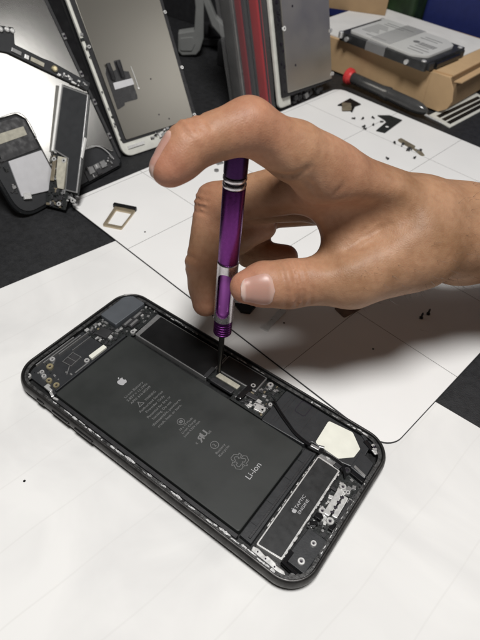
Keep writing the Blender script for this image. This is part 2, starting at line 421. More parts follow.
# recycling arrows
def seg(p, q, w=.24):
    p = Vector(p); q = Vector(q); d = (q-p).normalized(); n_ = Vector((-d.y, d.x))*w/2
    b.add([((p+n_).x,(p+n_).y,z), ((p-n_).x,(p-n_).y,z), ((q-n_).x,(q-n_).y,z), ((q+n_).x,(q+n_).y,z)], [(0,1,2,3)])
for k in range(3):
    a0 = k*2*math.pi/3
    def rp(x, y): return (30.0-1.2*(y*math.cos(a0)+x*math.sin(a0)), -8.2+1.2*(x*math.cos(a0)-y*math.sin(a0)))
    pts = [(-1.9,1.3),(-.9,3.1),(.9,3.1),(1.7,1.7),(2.5,2.1),(2.3,.1),(.5,.9),(1.1,1.3),(.4,2.2),(-.2,2.2),(-.9,.8),(-1.9,1.3)]
    for p, q in zip(pts, pts[1:]): seg(rp(*p), rp(*q), .22)
b.build('battery_text', mt['print'], battery, smooth=0)
b = MB(); text(b, 'Li-ion', 38.3, -12.4, 3.6, 8.4, 4.93); b.build('battery_text', mt['printl'], battery, smooth=0)

# strip between battery and haptic module, side channels
b = MB(); b.prism([(48.2,-32.6),(53.6,-32.8),(53.2,15.5),(48.2,14.6)], 1.2, 3.8, .2); b.mat(1)
b.prism([(51.4,-31.5),(52.4,-31.5),(52.4,14),(51.4,14)], 3.8, 4.5, .1)
for y in (-26,-15,-2,8): b.mat(0).box(48.4,51.2,y,y+.35,3.8,4.1)
b.build('divider_frame', [mt['plastic2'], mt['plastic']], phone)
b = MB(); b.box(-54,48,-34.9,-33.1,1.2,4.6,.2); b.build('side_channel', mt['plastic'], phone)

# haptic engine
hap = MB(); hap.prism(rpoly([(54.6,14.2),(65.4,14.0),(66.2,-31.2),(55.3,-32.2)], .6, 3), 1.25, 5.1, .15)
hap.mat(1).prism(rpoly([(55.2,13.6),(64.8,13.4),(65.5,-30.6),(55.9,-31.6)], .5, 3), 5.05, 5.3, .08)
haptic = hap.build('haptic_module', [mt['steelb'], mt['taptic']], phone)
b = MB(); b.prism(rpoly([(54.2,14.5),(56.5,18.6),(61,18.4),(64.8,14.2)], .5, 3), 3.8, 4.6, .1); b.mat(1).lathe([(1.0,4.6),(.9,4.9),(.5,4.9)], (58.4,16.5,0), n=16)
b.build('mounting_tab', [mt['steel'], mt['steelb']], haptic)
b = MB(); emblem(b, 59.6, -12.6, 2.0, 5.32); text(b, 'TAPTIC', 60.1, -11.4, 1.75, 6.8, 5.33); text(b, 'ENGINE', 62.2, -12.4, 1.75, 7.2, 5.33)
b.build('module_text', mt['printl'], haptic, smooth=0)
b = MB(); flakes(b, (66.2,-30), (65.6,12), 22, .3, .9, 4.9, .7, .2); flakes(b, (54.9,-31), (54.4,12), 26, .2, .6, 4.9, .6, .1)
b.build('foil_edge', mt['steelb'], haptic, smooth=0)

# logic board shields
b = MB(); b.prism(rpoly([(-54.6,34.4),(-53.6,16.6),(-8.4,17.2),(-9.0,34.6)], .8, 3), 1.3, 4.4, .15)
b.mat(1).prism(rpoly([(-51.8,33.9),(-51.2,17.3),(-8.8,17.7),(-9.4,34.1)], .6, 3), 4.35, 4.6, .1)
sh = b.build('logic_board_shield', [mt['steel'], mt['shield']], phone)
b = MB(); b.prism(rpoly([(-8.2,24.6),(14.4,25.4),(14.2,35.6),(-8.6,35.2)], .6, 3), 1.3, 4.5, .15)
b.mat(1).prism(rpoly([(-7.6,25.2),(13.8,26.0),(13.6,35.0),(-8.0,34.6)], .5, 3), 4.45, 4.7, .1)
b.build('logic_board_shield', [mt['steel'], mt['shield']], phone)
b = MB(); b.prism(rpoly([(-8.2,18.0),(9.5,18.5),(9.6,24.9),(-8.0,24.6)], .5, 3), 1.3, 4.1, .15)
b.mat(1).prism(rpoly([(-5.6,20.9),(6.8,21.2),(7.0,23.8),(-5.2,23.7)], .3, 2), 4.1, 4.75, .15)
b.mat(2).prism(rpoly([(-6.4,17.2),(6.4,17.3),(6.6,20.2),(-6.2,20.2)], .8, 3), 3.6, 5.0, .5)
b.build('battery_connector', [mt['pcb'], mt['beige'], mt['plastic']], phone)

# clutter of small components
def clutter(mb, x0, x1, y0, y1, z, n, seed, smin=.5, smax=2.6, mats=(0,0,1,1,2,3), hmax=1.0):
    r = random.Random(seed)
    for i in range(n):
        x = r.uniform(x0, x1); y = r.uniform(y0, y1); mb.m = r.choice(mats)
        a = r.uniform(smin, smax); c = a*r.uniform(.35, 1.0)
        if r.random() < .5: a, c = c, a
        h = r.uniform(.25, hmax)
        if r.random() < .14: mb.lathe([(.55,z),(.55,z+h),(.35,z+h)], (x,y,0), n=12)
        else: mb.cbox(x, y, a, c, z-1+i*.0007, z+h+i*.0011, r.choice((0,0,0,90,20,-14)), .06)
CM = [mt['chip'], mt['steel'], mt['pcb'], mt['steelb'], mt['gold'], mt['tan_chip']]
b = MB(); b.mat(2).box(6.8,24.6,15.6,25.2,1.2,3.3); b.box(14.8,24.6,25.2,35.5,1.2,3.3)
clutter(b, 8,24,17,25, 3.3, 46, 11, .5, 2.4, (0,0,1,2,3,5)); clutter(b, 15.5,23.5,25,34.5, 3.3, 34, 12, .4, 2.0, (0,0,1,2,5,2))
b.build('circuit_board', CM, phone, smooth=25)
b = MB()
for x, y, r_ in ((11.5,27.6,1.3),(17.5,33.2,1.5),(22.6,19.2,1.5),(18.6,19.3,1.0),(23.8,23.8,1.0)): b.screw(x, y, 4.2, r_, .6, 0, 1)
b.mat(0).cbox(21.2,19.2,4.6,3.6,3.4,4.5,8,.2); b.cbox(16.8,17.8,2.0,1.8,3.6,4.6,3,.2); b.mat(2).cbox(14,22.2,7.0,2.6,3.5,5.1,4,.4); b.cbox(-9.3,21,2.2,7,3.0,4.9,3,.3)
b.build('board_fastener', [mt['steelb'], mt['groove'], mt['chip']], phone)
b = MB(); b.prism(rpoly([(9.2,16.6),(12,17.2),(12.6,26.6),(9.4,26.4)], .8, 3), 3.5, 5.4, .6); b.build('flex_cable', mt['gloss'], phone)

# camera end
b = MB(); b.prism(rpoly([(-76.2,35.3),(-64.4,35.4),(-64.8,14.6),(-76.0,14.8)], .9, 4), 1.3, 5.5, .25)
cam_p = b.build('camera_plate', mt['cam'], phone)
b = MB(); b.mat(2).box(-64.2,-55,13.8,36,1.2,3.4)
clutter(b, -63.8,-56,14.5,35.5, 3.4, 46, 21, .5, 2.2, (0,0,3,1,2,2,1))
for x, y in ((-61.8,27),(-59.4,22),(-62.0,20.3)): b.mat(0).cbox(x, y, 2.6, 6.6, 3.4, 4.7, 3, .25); b.mat(1).cbox(x, y, 1.2, 5.2, 4.6, 4.95, 3, .1)
b.build('camera_connectors', CM, phone, smooth=25)
b = MB(); b.mat(2).box(-75.4,-57,2.4,14,1.2,3.5)
clutter(b, -74.5,-58,3,13.8, 3.5, 66, 22, .5, 2.4, (0,0,3,1,2,1,0,4))
b.mat(0).cbox(-66,7.5,7,6,3.4,5.3,10,.8)
b.build('sensor_assembly', CM, phone, smooth=25)
b = MB(); b.mat(0).box(-75.6,-56,-32.6,2.2,1.2,3.3)
b.box(-57.2,-56.1,-31,13,1.2,4.7,.2)
b.mat(1)
for x, y0, y1, w in ((-75.2,-27,-4,.5),(-73.6,-24,-1,.45),(-72.2,-16,3,.35),(-76.3,-22,8,.35)): b.box(x, x+w, y0, y1, 3.3, 5.0, .1)
b.mat(3).cbox(-65.4,-13.7,4.6,6.6,3.0,3.9,6,.1); b.mat(1)
for dx in (-2.6,2.6): b.cbox(-65.4+dx,-13.7,.25,7,3.2,4.2,6)
for dy in (-3.5,-.2,3.3): b.cbox(-65.3,-13.7+dy,5.2,.25,3.2,4.22,6)
b.box(-58.2,-57.6,-18.5,-11,3.4,4.3,.05); b.box(-69.5,-69.2,-10,2,3.3,4.4); b.cbox(-61.5,-19.5,.4,4.8,3.3,4.2,35)
b.build('antenna_board', [mt['plastic2'], mt['steel'], mt['pcb'], mt['chip']], phone)
b = MB(); b.prism(rpoly([(-60.6,-7.6),(-60.3,1.8),(-57.9,1.7),(-58.1,-7.8)], .3, 2), 3.3, 4.7, .1); b.build('contact_label', mt['cream'], phone)
b = MB(); clutter(b, -73,-58.5,-31,-20, 3.3, 16, 31, .4, 1.3, (0,0,1,2)); b.build('small_components', CM, phone, smooth=25)
for x, y, r_, g in ((-72.9,-33.0,1.35,0),(-72.3,-19.6,1.35,0),(-69.8,-23.2,1.7,1),(-69.9,-27.7,1.15,0),(-67.3,-28.7,1.2,0),(-63.6,-28.9,1.45,1),(-58.9,-28.6,1.5,1),(-59.2,-10.0,1.35,0),(-55.6,17.2,1.3,0)):
    b = MB(); b.screw(x, y, 4.0, r_, .7, 0, 1); b.build('screw', [mt['gold'] if g else mt['steelb'], mt['groove']], phone)
b = MB(); b.prism(rpoly([(-62,-33),(-57.5,-33.2),(-57.4,-31.8),(-60,-31.6),(-60.2,-30.6),(-62,-30.6)], .3, 2), 4, 5.2, .15); b.cbox(-56,-33.6,3,1.2,4,5.3,-20,.15); b.cbox(-52.6,-34.2,2.4,1.0,4,5.4,10,.15)
b.build('side_bracket', mt['steelb'], phone)

# speaker module with sticker
b = MB(); b.prism(rpoly([(25,14.6),(46.5,15.6),(49,19),(64,18.2),(70.6,19.6),(70.0,35.2),(25,35.4)], 1.0, 3), 1.2, 4.3, .4)
b.mat(1).box(29.0,29.35,16,34.5,4.3,4.42); b.box(30.6,30.9,16,34.5,4.3,4.42); b.box(42.2,42.5,16.5,34.8,4.3,4.4)
b.mat(2)
rr = rrect(33.9,39.6,27.8,35.2,1.3,5); ri = rrect(34.2,39.3,28.1,34.9,1.1,5)
for k in range(len(rr)):
    j = (k+1) % len(rr); b.add([(*rr[k],4.42),(*rr[j],4.42),(*ri[j],4.42),(*ri[k],4.42)], [(0,1,2,3)])
spk = b.build('speaker_module', [mt['plastic2'], mt['plastic'], mt['groove']], phone)
b = MB(); b.prism(rpoly([(49.2,32.9),(60.6,34.3),(63.4,32.0),(67.2,28.8),(66.9,23.6),(61.9,18.8),(50.2,19.4)], [1.2,1.5,1.2,.6,1.0,1.2,1.4], 4), 4.32, 4.5, .05)
b.build('sticker', mt['cream'], spk)
b = MB(); b.prism(rpoly([(67.8,28.5),(75.0,26.5),(75.4,17.5),(67.6,18.6)], .8, 3), 1.2, 4.4, .5)
b.mat(1).prism([(69,20.6),(74.8,19.2),(74.9,18.0),(69,19.4)], 4.3, 4.55, .1); b.mat(2).cbox(69.2,32.8,5,2.0,3,5.0,-22,.3)
b.mat(0).cbox(66.0,35.0,3.2,1.6,3,5.0,-30,.3); b.mat(2).cbox(72.4,16.2,6.2,1.6,2.6,4.9,-8,.3)
b.build('side_clip', [mt['plastic2'], mt['steel'], mt['gloss']], phone)
b = MB(); b.screw(71.6,33.4,4.3,1.7,.7,0,1); b.mat(0).prism(rpoly([(69.9,33.8),(73.2,35),(74.6,32.2),(73.5,30.6),(71.4,31.6)], .6, 3), 3.6, 4.3, .15)
b.build('screw', [mt['steelb'], mt['groove']], phone)

# bottom end: charging port, plates
b = MB(); b.mat(0).prism(rpoly([(66.6,-29.8),(75.3,-30),(76.2,-14.4),(67.6,-14.2)], .8, 3), 1.2, 4.3, .3); b.mat(1).prism([(66.4,-31.2),(68.0,-31.2),(68.2,-26),(66.6,-25.8)], 3, 4.9, .2)
b.mat(1).prism([(66.2,-31.8),(73.2,-32.6),(73.2,-31.3),(66.4,-30.6)], 3, 5.0, .3)
b.build('lower_speaker', [mt['plastic2'], mt['gloss']], phone)
b = MB(); b.mat(2).box(66.6,76,-13.8,16,1.2,3.0)
clutter(b, 67,75.6,-13,15.5, 3.0, 56, 41, .6, 2.6, (0,0,1,2,3,3,1), 1.5); b.build('charging_port_flex', CM, phone, smooth=25)
b = MB(); b.prism(rpoly([(68.6,7.0),(71.3,7.2),(71.6,-5.8),(69.0,-6.0)], .7, 3), 3.3, 4.9, .2)
b.prism(rpoly([(72.0,5.6),(74.0,5.6),(74.4,-4.6),(72.2,-4.8)], .4, 3), 3.2, 4.7, .2)
for y in (4.2,1.6,-1.0,-3.6): b.mat(1).cbox(71.7,y,1.6,.9,4.4,4.95,20,.1); b.mat(0)
b.mat(2).prism(rpoly([(74.4,5.8),(76.2,5.8),(76.4,-5.8),(74.6,-5.8)], .3, 2), 3.2, 4.5, .1)
b.build('antenna_plate', [mt['steelb'], mt['groove'], mt['chip']], phone)
for x, y, r_ in ((69.8,8.6,1.5),(72.6,7.6,1.0),(68.3,-5.4,1.5),(72.8,-7.2,1.6),(67.6,16.2,1.5),(72.2,-18.6,1.25),(72.0,-27.0,1.45)):
    b = MB(); b.screw(x, y, 4.3, r_, .75, 0, 1); b.build('screw', [mt['steelb'] if y != 16.2 else mt['chip'], mt['groove']], phone)
b = MB(); b.prism(rpoly([(66.9,-9.5),(69.6,-9.4),(70.2,-7.6),(68.8,-6.6),(66.8,-7.4)], .3, 2), 3.2, 5.2, .3); b.cbox(68.2,-11.6,3.0,1.6,3.2,4.9,35,.3); b.cbox(74.6,-8.4,2.0,3.4,3.2,4.6,5,.3)
b.build('coax_connector', mt['gloss'], phone)
b = MB(); b.prism(rpoly([(54.8,-33.4),(57.2,-32.9),(60.6,-33.6),(61.2,-33.0),(65.0,-33.4),(65.6,-34.0),(69.0,-33.9),(70.4,-35.0),(69.0,-35.9),(63.5,-35.4),(55.2,-35.2)], .5, 3), 3.6, 5.3, .3)
b.mat(1)
for x, y in ((57.5,-34.2),(61.2,-34.5),(65.4,-34.9)): b.lathe([(.33,5.4),(.33,5.53)], (x,y,0), n=10)
b.build('side_bracket', [mt['steelb'], mt['groove']], phone)
b = MB(); b.prism(rpoly([(70.8,-36.0),(74.6,-34.6),(76.4,-31.2),(75.0,-30.6),(71,-32.8)], .6, 3), 3, 4.9, .2); b.build('corner_gasket', mt['ledge'], phone)
# antenna wires
for dz, dy in ((0,0),(.3,1.2)):
    b = MB(); b.tube([(23.6,25.2+dy*1.3,4.9+dz),(27,23.6+dy*.8,5.4),(31,21.6+dy*.9,5.0),(36,19.4+dy*.8,4.9),(41,17.4+dy*.7,4.9),(47,16.4+dy*.5,5.0+dz),(53,16.4+dy*.5,5.3),(60,16.9+dy*.5,5.3),(65,16.4+dy*.4,5.2),(68.6,12.6+dy*.6,4.6)], .4, 10, 8)
    b.build('antenna_wire', mt['gloss'], phone)
b = MB(); b.cbox(51.5,16.8,4.0,1.6,4.0,5.9,5,.3); b.mat(1).cbox(63.5,15.2,3.0,2.2,4.0,5.6,-10,.3); b.mat(0).cbox(53.6,19.0,2.4,1.2,4.0,5.4,20,.3)
b.build('wire_clip', [mt['steel'], mt['plastic']], phone)
# screw just being driven
b = MB(); b.lathe([(1.1,3.6),(1.15,4.35),(.9,4.6)], (-5.9,24,0), n=18); b.build('screw', mt['darkscrew'], phone)

# ------------------------------------------------------------------ screwdriver
T0 = Vector((-5.93,24.0,4.5)); AX = Vector((.00042,.0403,.9992)).normalized()
drv = thing('screwdriver', 'purple metal precision screwdriver standing upright with its tip in the open phone', 'screwdriver', tuple(T0))
def lat(prof, mats, name, parent=drv, n=48, cap=True):
    b = MB(); b.lathe(prof, T0, AX, n, cap); return b.build(name, mats, parent)
lat([(.25,0),(.7,.35),(1.0,1.2),(1.0,9),(1.25,10),(1.3,26),(1.3,30)], mt['shaft'], 'shaft', n=20)
gp = [(2.2,26.4),(3.5,26.8),(3.8,27.3)]
l = 27.4
while l < 34.2:
    gp += [(4.05,l),(4.05,l+.75),(3.6,l+.95),(3.6,l+1.15)]; l += 1.35
gp += [(4.05,34.6),(4.05,35.4),(3.4,35.5)]
lat(gp, mt['purple'], 'threaded_grip')
lat([(2.9,35.4),(2.9,67)], mt['magenta'], 'inner_core')
# slotted collar
def collar():
    bo = MB(); n = 64
    prof = [(4.3,35.5),(4.3,66.4)]
    bo.lathe([(3.45,35.5),(4.1,35.5),(4.32,35.8),(4.32,66.1),(4.1,66.4),(3.45,66.4),(3.45,35.5)], T0, AX, n, False)
    me_o = bo.build('collar', mt['silver'], drv)
    # cutter facing the photographer
    d = Vector((90,-109,60))-(T0+AX*50); d -= AX*d.dot(AX); d.normalize()
    right = AX.cross(d).normalized(); d = (d-right*.22).normalized(); right = AX.cross(d).normalized()
    me = bmesh.new()
    pts = []
    for k in range(17): a = math.pi*k/16; pts.append((2.85*math.cos(a), 59.6+2.85*math.sin(a)))
    for k in range(17): a = math.pi+math.pi*k/16; pts.append((2.85*math.cos(a), 41.6+2.85*math.sin(a)))
    v0 = [me.verts.new((T0+right*x+AX*y+d*1.0-T0)*S) for x, y in pts]; v1 = [me.verts.new((T0+right*x+AX*y+d*8-T0)*S) for x, y in pts]
    me.faces.new(v0[::-1]); me.faces.new(v1)
    for i in range(len(pts)): j = (i+1) % len(pts); me.faces.new((v0[i], v0[j], v1[j], v1[i]))
    bmesh.ops.recalc_face_normals(me, faces=me.faces)
    cm = bpy.data.meshes.new('c'); me.to_mesh(cm); me.free()
    co = bpy.data.objects.new('c', cm); C.objects.link(co); co.location = T0*S
    md = me_o.modifiers.new('b', 'BOOLEAN'); md.object = co; md.operation = 'DIFFERENCE'; md.solver = 'EXACT'
    bpy.context.view_layer.update()
    ev = bpy.data.meshes.new_from_object(me_o.evaluated_get(bpy.context.evaluated_depsgraph_get()))
    me_o.modifiers.clear(); me_o.data = ev
    ev.polygons.foreach_set('use_smooth', [True]*len(ev.polygons)); ev.set_sharp_from_angle(angle=math.radians(30))
    bpy.data.objects.remove(co); bpy.data.meshes.remove(cm)
collar()
lat([(3.3,66.2),(3.9,66.4),(4.12,66.8),(4.15,67.4),(4.15,99.0),(3.95,99.4)], mt['purple'], 'barrel', n=12*4)
b = MB(); b.mat(0).lathe([(3.7,99.0),(3.7,104.2)], T0, AX, 40)
for l0 in (99.5,102.0): b.mat(1).lathe([(3.6,l0),(4.15,l0+.1),(4.3,l0+.5),(4.3,l0+1.1),(4.15,l0+1.5),(3.6,l0+1.6)], T0, AX, 40)
b.build('ring_band', [mt['groove'], mt['silver']], drv)
lat([(3.7,104.0),(4.1,104.2),(4.2,104.8),(4.2,115.4),(3.9,116.6),(3.0,117.2),(1.0,117.4)], mt['purpled'], 'cap')

# ------------------------------------------------------------------ hand
def dv3(*a): return np.array(a, np.float32)
J = {  # joint centres (mm) and radii
 'I_tip': (-11.9,1.4,119.5, 5.5), 'I_dip': (-10.5,10.8,124.7, 7.3), 'I_pip': (-1.7,28.2,127.2, 8.4), 'I_mcp': (17.1,54.8,105.0, 10),
 'M_tip': (-17.5,27.8,40.1, 6.1), 'M_dip': (-24.4,34.1,54.6, 7.3), 'M_pip': (-28.0,46.1,77.6, 8.5), 'M_mcp': (14.0,62.5,98.0, 10.5),
 'R_tip': (-16.1,66.1,61.1, 6.8), 'R_dip': (-24.5,58.1,54.8, 7.3), 'R_pip': (-30.4,59.6,67.8, 7.6), 'R_mcp': (12.8,75.0,85.5, 10.5),
 'P_tip': (-4.3,71.1,46.2, 5.8), 'P_dip': (-20.9,65.4,43.4, 6.5), 'P_pip': (-21.3,76.2,59.5, 6.6), 'P_mcp': (13.6,86.5,77.0, 9.5),
 'T_tip': (5.6,23.3,66.1, 6.4), 'T_mid': (9.9,28.8,66.2, 8.5), 'T_ip': (17.0,35.6,65.8, 9.2), 'T_mcp': (35.1,54.3,67.2, 10.6), 'T_cmc': (48.6,79.2,74.0, 14.2),
 'c2': (46.0,91.1,81.5, 13), 'c3': (45.5,103.0,73.5, 14), 'c4': (46.9,116.3,65.7, 15), 'c5': (49.7,126.4,55.7, 14),
 'w1': (59.0,105.3,73.0, 16), 'w2': (58.4,121.3,58.3, 17.5), 'f1': (93.5,138.9,71.0, 18.5), 'f2': (97.7,161.5,54.6, 22),
 'g1': (150,190,71, 23), 'g2': (160,215,52, 25),
}
def jp(n): return np.array(J[n][:3], np.float32), J[n][3]
H = .85
LO = np.array([-48,-18,24], np.float32); HI = np.array([178,236,144], np.float32)
NX, NY, NZ = [int(v) for v in np.ceil((HI-LO)/H)]
XS = LO[0]+H*np.arange(NX, dtype=np.float32); YS = LO[1]+H*np.arange(NY, dtype=np.float32); ZS = LO[2]+H*np.arange(NZ, dtype=np.float32)
def cone_d(P, a, ra, c, rb):
    ba = c-a; t = np.clip(((P-a) @ ba)/max(1e-6, float(ba @ ba)), 0, 1)
    return np.sqrt((((P-a)-t[..., None]*ba)**2).sum(-1))-(ra+(rb-ra)*t)
def smin(a, b_, k):
    h = np.clip(.5+.5*(b_-a)/k, 0, 1); return b_*(1-h)+a*h-k*h*(1-h)
def boxof(lo, hi):
    i0 = np.maximum(((lo-LO)/H).astype(int), 0); i1 = np.minimum(((hi-LO)/H).astype(int)+2, (NX, NY, NZ))
    return i0, i1
def grid(i0, i1):
    X, Y, Z = np.meshgrid(XS[i0[0]:i1[0]], YS[i0[1]:i1[1]], ZS[i0[2]:i1[2]], indexing='ij'); return np.stack([X, Y, Z], -1)
def field(cones, k, mg=12):
    F = np.full((NX, NY, NZ), 25, np.float32)
    for a, ra, c, rb in cones:
        i0, i1 = boxof(np.minimum(a, c)-max(ra, rb)-mg, np.maximum(a, c)+max(ra, rb)+mg)
        if (i1 <= i0).any(): continue
        sl = tuple(slice(p, q) for p, q in zip(i0, i1))
        F[sl] = smin(F[sl], cone_d(grid(i0, i1), a, ra, c, rb), k)
    return F
def cn(a, b_): return (jp(a)[0], jp(a)[1], jp(b_)[0], jp(b_)[1])
def pt(x, y, z, r): return (np.array([x, y, z], np.float32), r, np.array([x+.1, y, z], np.float32), r)
palm = [cn('I_mcp','c2'), cn('M_mcp','c3'), cn('R_mcp','c4'), cn('P_mcp','c5'), cn('I_mcp','M_mcp'), cn('M_mcp','R_mcp'), cn('R_mcp','P_mcp'),
        cn('c2','w1'), cn('c3','w1'), cn('c4','w2'), cn('c5','w2'), cn('w1','w2'), cn('w1','f1'), cn('w2','f2'), cn('f1','f2'), cn('f1','g1'), cn('f2','g2'), cn('g1','g2'),
        cn('T_cmc','w1'), cn('T_cmc','c2'), cn('T_mcp','T_cmc'),
        (dv3(21.5,60,94), 8.5, dv3(29,60.5,75), 8.5), (dv3(29,60.5,75), 8.5, dv3(41,67,72), 10), (dv3(25,66,88), 12, dv3(48,85,80), 13), (dv3(26,72,86), 10, dv3(44,100,74), 14)]
fing = {
 'I': [cn('I_tip','I_dip'), cn('I_dip','I_pip'), cn('I_pip','I_mcp'), pt(-10.9,5.4,121.4,6.3), pt(9.0,42,117.0,9.9), pt(13,48.5,112.2,10.0)],
 'M': [cn('M_tip','M_dip'), cn('M_dip','M_pip'), cn('M_pip','M_mcp'), pt(-20.6,31,46.5,6.9)],
 'R': [cn('R_tip','R_dip'), cn('R_dip','R_pip'), cn('R_pip','R_mcp')],
 'P': [cn('P_tip','P_dip'), cn('P_dip','P_pip'), cn('P_pip','P_mcp')],
 'T': [cn('T_tip','T_mid'), cn('T_mid','T_ip'), cn('T_ip','T_mcp'), cn('T_mcp','T_cmc')],
}
PF = field(palm, 8)
D = PF.copy()
for k_, cs in fing.items():
    D = np.minimum(D, smin(PF, field(cs, 3.2), 6.0 if k_ != 'T' else 8.0))
del PF
# grooves (creases) and small bumps: polylines in mm, depth, width
def groove(path, depth, width):
    for a, c in zip(path, path[1:]):
        a = np.array(a, np.float32); c = np.array(c, np.float32)
        i0, i1 = boxof(np.minimum(a, c)-width*3, np.maximum(a, c)+width*3)
        if (i1 <= i0).any(): continue
        sl = tuple(slice(p, q) for p, q in zip(i0, i1))
        dd = cone_d(grid(i0, i1), a, 0, c, 0); D[sl] += depth*np.exp(-(dd/width)**2)
def fingergroove(a, c, t, rad, depth, width, tilt=0.0, vec=None, span=math.pi*2, nseg=18):
    a = np.array(J[a][:3], float); c = np.array(J[c][:3], float); ax = (c-a)/np.linalg.norm(c-a); o_ = a+(c-a)*t
    v = np.array(vec if vec is not None else (0,0,1), float); v -= ax*(v @ ax); v /= np.linalg.norm(v); u_ = np.cross(ax, v)
    pts = [o_+(v*math.cos(q)+u_*math.sin(q))*rad+ax*tilt*math.sin(q) for q in np.linspace(-span/2, span/2, nseg)]
    groove(pts, depth, width)
CAMV = (.4,-.6,.7)
for t, dp in ((-.12,.5),(.04,.9),(.13,.6),(.24,.5)): fingergroove('T_ip','T_mcp', t, 9.2, dp, .75, .6, CAMV, 2.4)
for t, dp in ((.84,.5),(.93,.5),(1.03,.6),(1.13,.4)): fingergroove('M_dip','M_pip', t, 8.4, dp, .9, .5, (-.8,-.5,.4), 2.4)
for t, dp in ((-.08,.3),(.1,.3)): fingergroove('M_dip','M_pip', t, 7.3, dp, .8, .3, (-.8,-.5,.3), 2.4)
for t, dp in ((-.14,.4),(.0,.5),(.1,.4),(.24,.35)): fingergroove('I_dip','I_pip', t, 7.3, dp, .8, .3, (-.6,.0,.8), 2.6)


# valley between thumb and hand, fine wrinkles in it, fold under the index base
groove([(26,47,79),(31.3,51.9,85.9),(36.9,58.6,91.2),(43,66,94)], 3.2, 5.0)
groove([(29,53,93),(36,60,93.5),(43,67,95)], 2.0, 6.5)
groove([(23,50,93),(29,54,90),(36,61,90)], 4.2, 7.5)
groove([(33.0,49.6,82.4),(36.6,55.4,85.2),(39.6,59.6,88.0)], 1.3, .8)
groove([(31.6,51.4,84.4),(35.0,57.4,88.0)], 1.0, .8)
for k_ in range(5): groove([(30+k_*2.2,50+k_*3.0,86+k_*1.6),(32.5+k_*2.2,50.5+k_*2.6,82.5+k_*1.5)], .55, .65)
groove([(35.6,51.6,81.0),(38.0,55.6,83.4)], .4, .8)
groove([(7.9,32.2,112.1),(10.7,32.8,112.0),(14.6,34.6,113.2)], .9, 1.0)
groove([(7.6,27.0,121.0),(7.5,28.6,117.6)], .5, 1.1)
for pth, dp, wd in (([(30.6,52.7,79.4),(32.5,56.3,81.6),(34.9,60.5,83.7),(37.5,64.3,86.1),(40.7,66.8,88.5)],1.3,1.0), ([(33.1,52.7,79.7),(35.3,55.8,81.4),(37.9,59.9,83.1)],.9,.8),
    ([(31.8,58.5,83.3),(33.1,61.6,85.5),(35.1,64.7,88.0)],.8,.9), ([(5.4,32.2,111.9),(7.9,32.9,111.4),(11.7,33.7,112.2),(15.1,34.7,113.9),(17.3,36.2,116.3)],1.3,1.0),
    ([(26.1,46.6,109.2),(25.8,45.8,107.1),(24.8,44.9,105.1)],.7,.8), ([(16.8,37.1,111.2),(18.3,39.4,108.5),(20.0,41.7,104.2)],.9,.9)): groove(pth, dp, wd)
def surface_nets(D):
    s = D < 0
    nx, ny, nz = D.shape
    cs = np.zeros((nx-1, ny-1, nz-1), np.int8)
    for i in (0,1):
        for j in (0,1):
            for k in (0,1): cs += s[i:nx-1+i, j:ny-1+j, k:nz-1+k]
    act = (cs > 0) & (cs < 8); del cs
    ids = np.argwhere(act); idx = np.full(act.shape, -1, np.int32); idx[act] = np.arange(len(ids))
    acc = np.zeros((len(ids), 3)); cnt = np.zeros(len(ids))
    cor = [(i,j,k) for i in (0,1) for j in (0,1) for k in (0,1)]
    val = {c: D[ids[:,0]+c[0], ids[:,1]+c[1], ids[:,2]+c[2]] for c in cor}
    for a in cor:
        for ax in range(3):
            if a[ax]: continue
            b_ = list(a); b_[ax] = 1; b_ = tuple(b_)
            va, vb = val[a], val[b_]; m = (va < 0) != (vb < 0)
            t = np.where(m, va/np.where(m, va-vb, 1), 0)
            p = np.tile(np.array(a, float), (len(ids), 1)); p[:, ax] += t
            acc[m] += p[m]; cnt[m] += 1
    V = LO+H*(ids+acc/cnt[:, None])
    F = []
    for ax in range(3):
        sl0 = [slice(None)]*3; sl1 = [slice(None)]*3; sl0[ax] = slice(0,-1); sl1[ax] = slice(1,None)
        e = np.argwhere(s[tuple(sl0)] != s[tuple(sl1)])
        b1, b2 = (ax+1) % 3, (ax+2) % 3
        e = e[(e[:, b1] > 0) & (e[:, b2] > 0) & (e[:, b1] < D.shape[b1]-1) & (e[:, b2] < D.shape[b2]-1)]
        def g(d1, d2):
            q = e.copy(); q[:, b1] += d1; q[:, b2] += d2; return idx[q[:,0], q[:,1], q[:,2]]
        quad = np.stack([g(-1,-1), g(0,-1), g(0,0), g(-1,0)], 1)
        fl = s[tuple(e.T)]
        quad[~fl] = quad[~fl][:, ::-1]
        F.append(quad)
    return V, np.concatenate(F)
V, F = surface_nets(D)
# light smoothing
E_ = np.concatenate([F[:, [0,1]], F[:, [1,2]], F[:, [2,3]], F[:, [3,0]]])
for _ in range(2):
    A_ = np.zeros_like(V); n_c = np.zeros(len(V))
    np.add.at(A_, E_[:,0], V[E_[:,1]]); np.add.at(A_, E_[:,1], V[E_[:,0]]); np.add.at(n_c, E_[:,0], 1); np.add.at(n_c, E_[:,1], 1)
    V = V*.5+.5*A_/n_c[:, None]

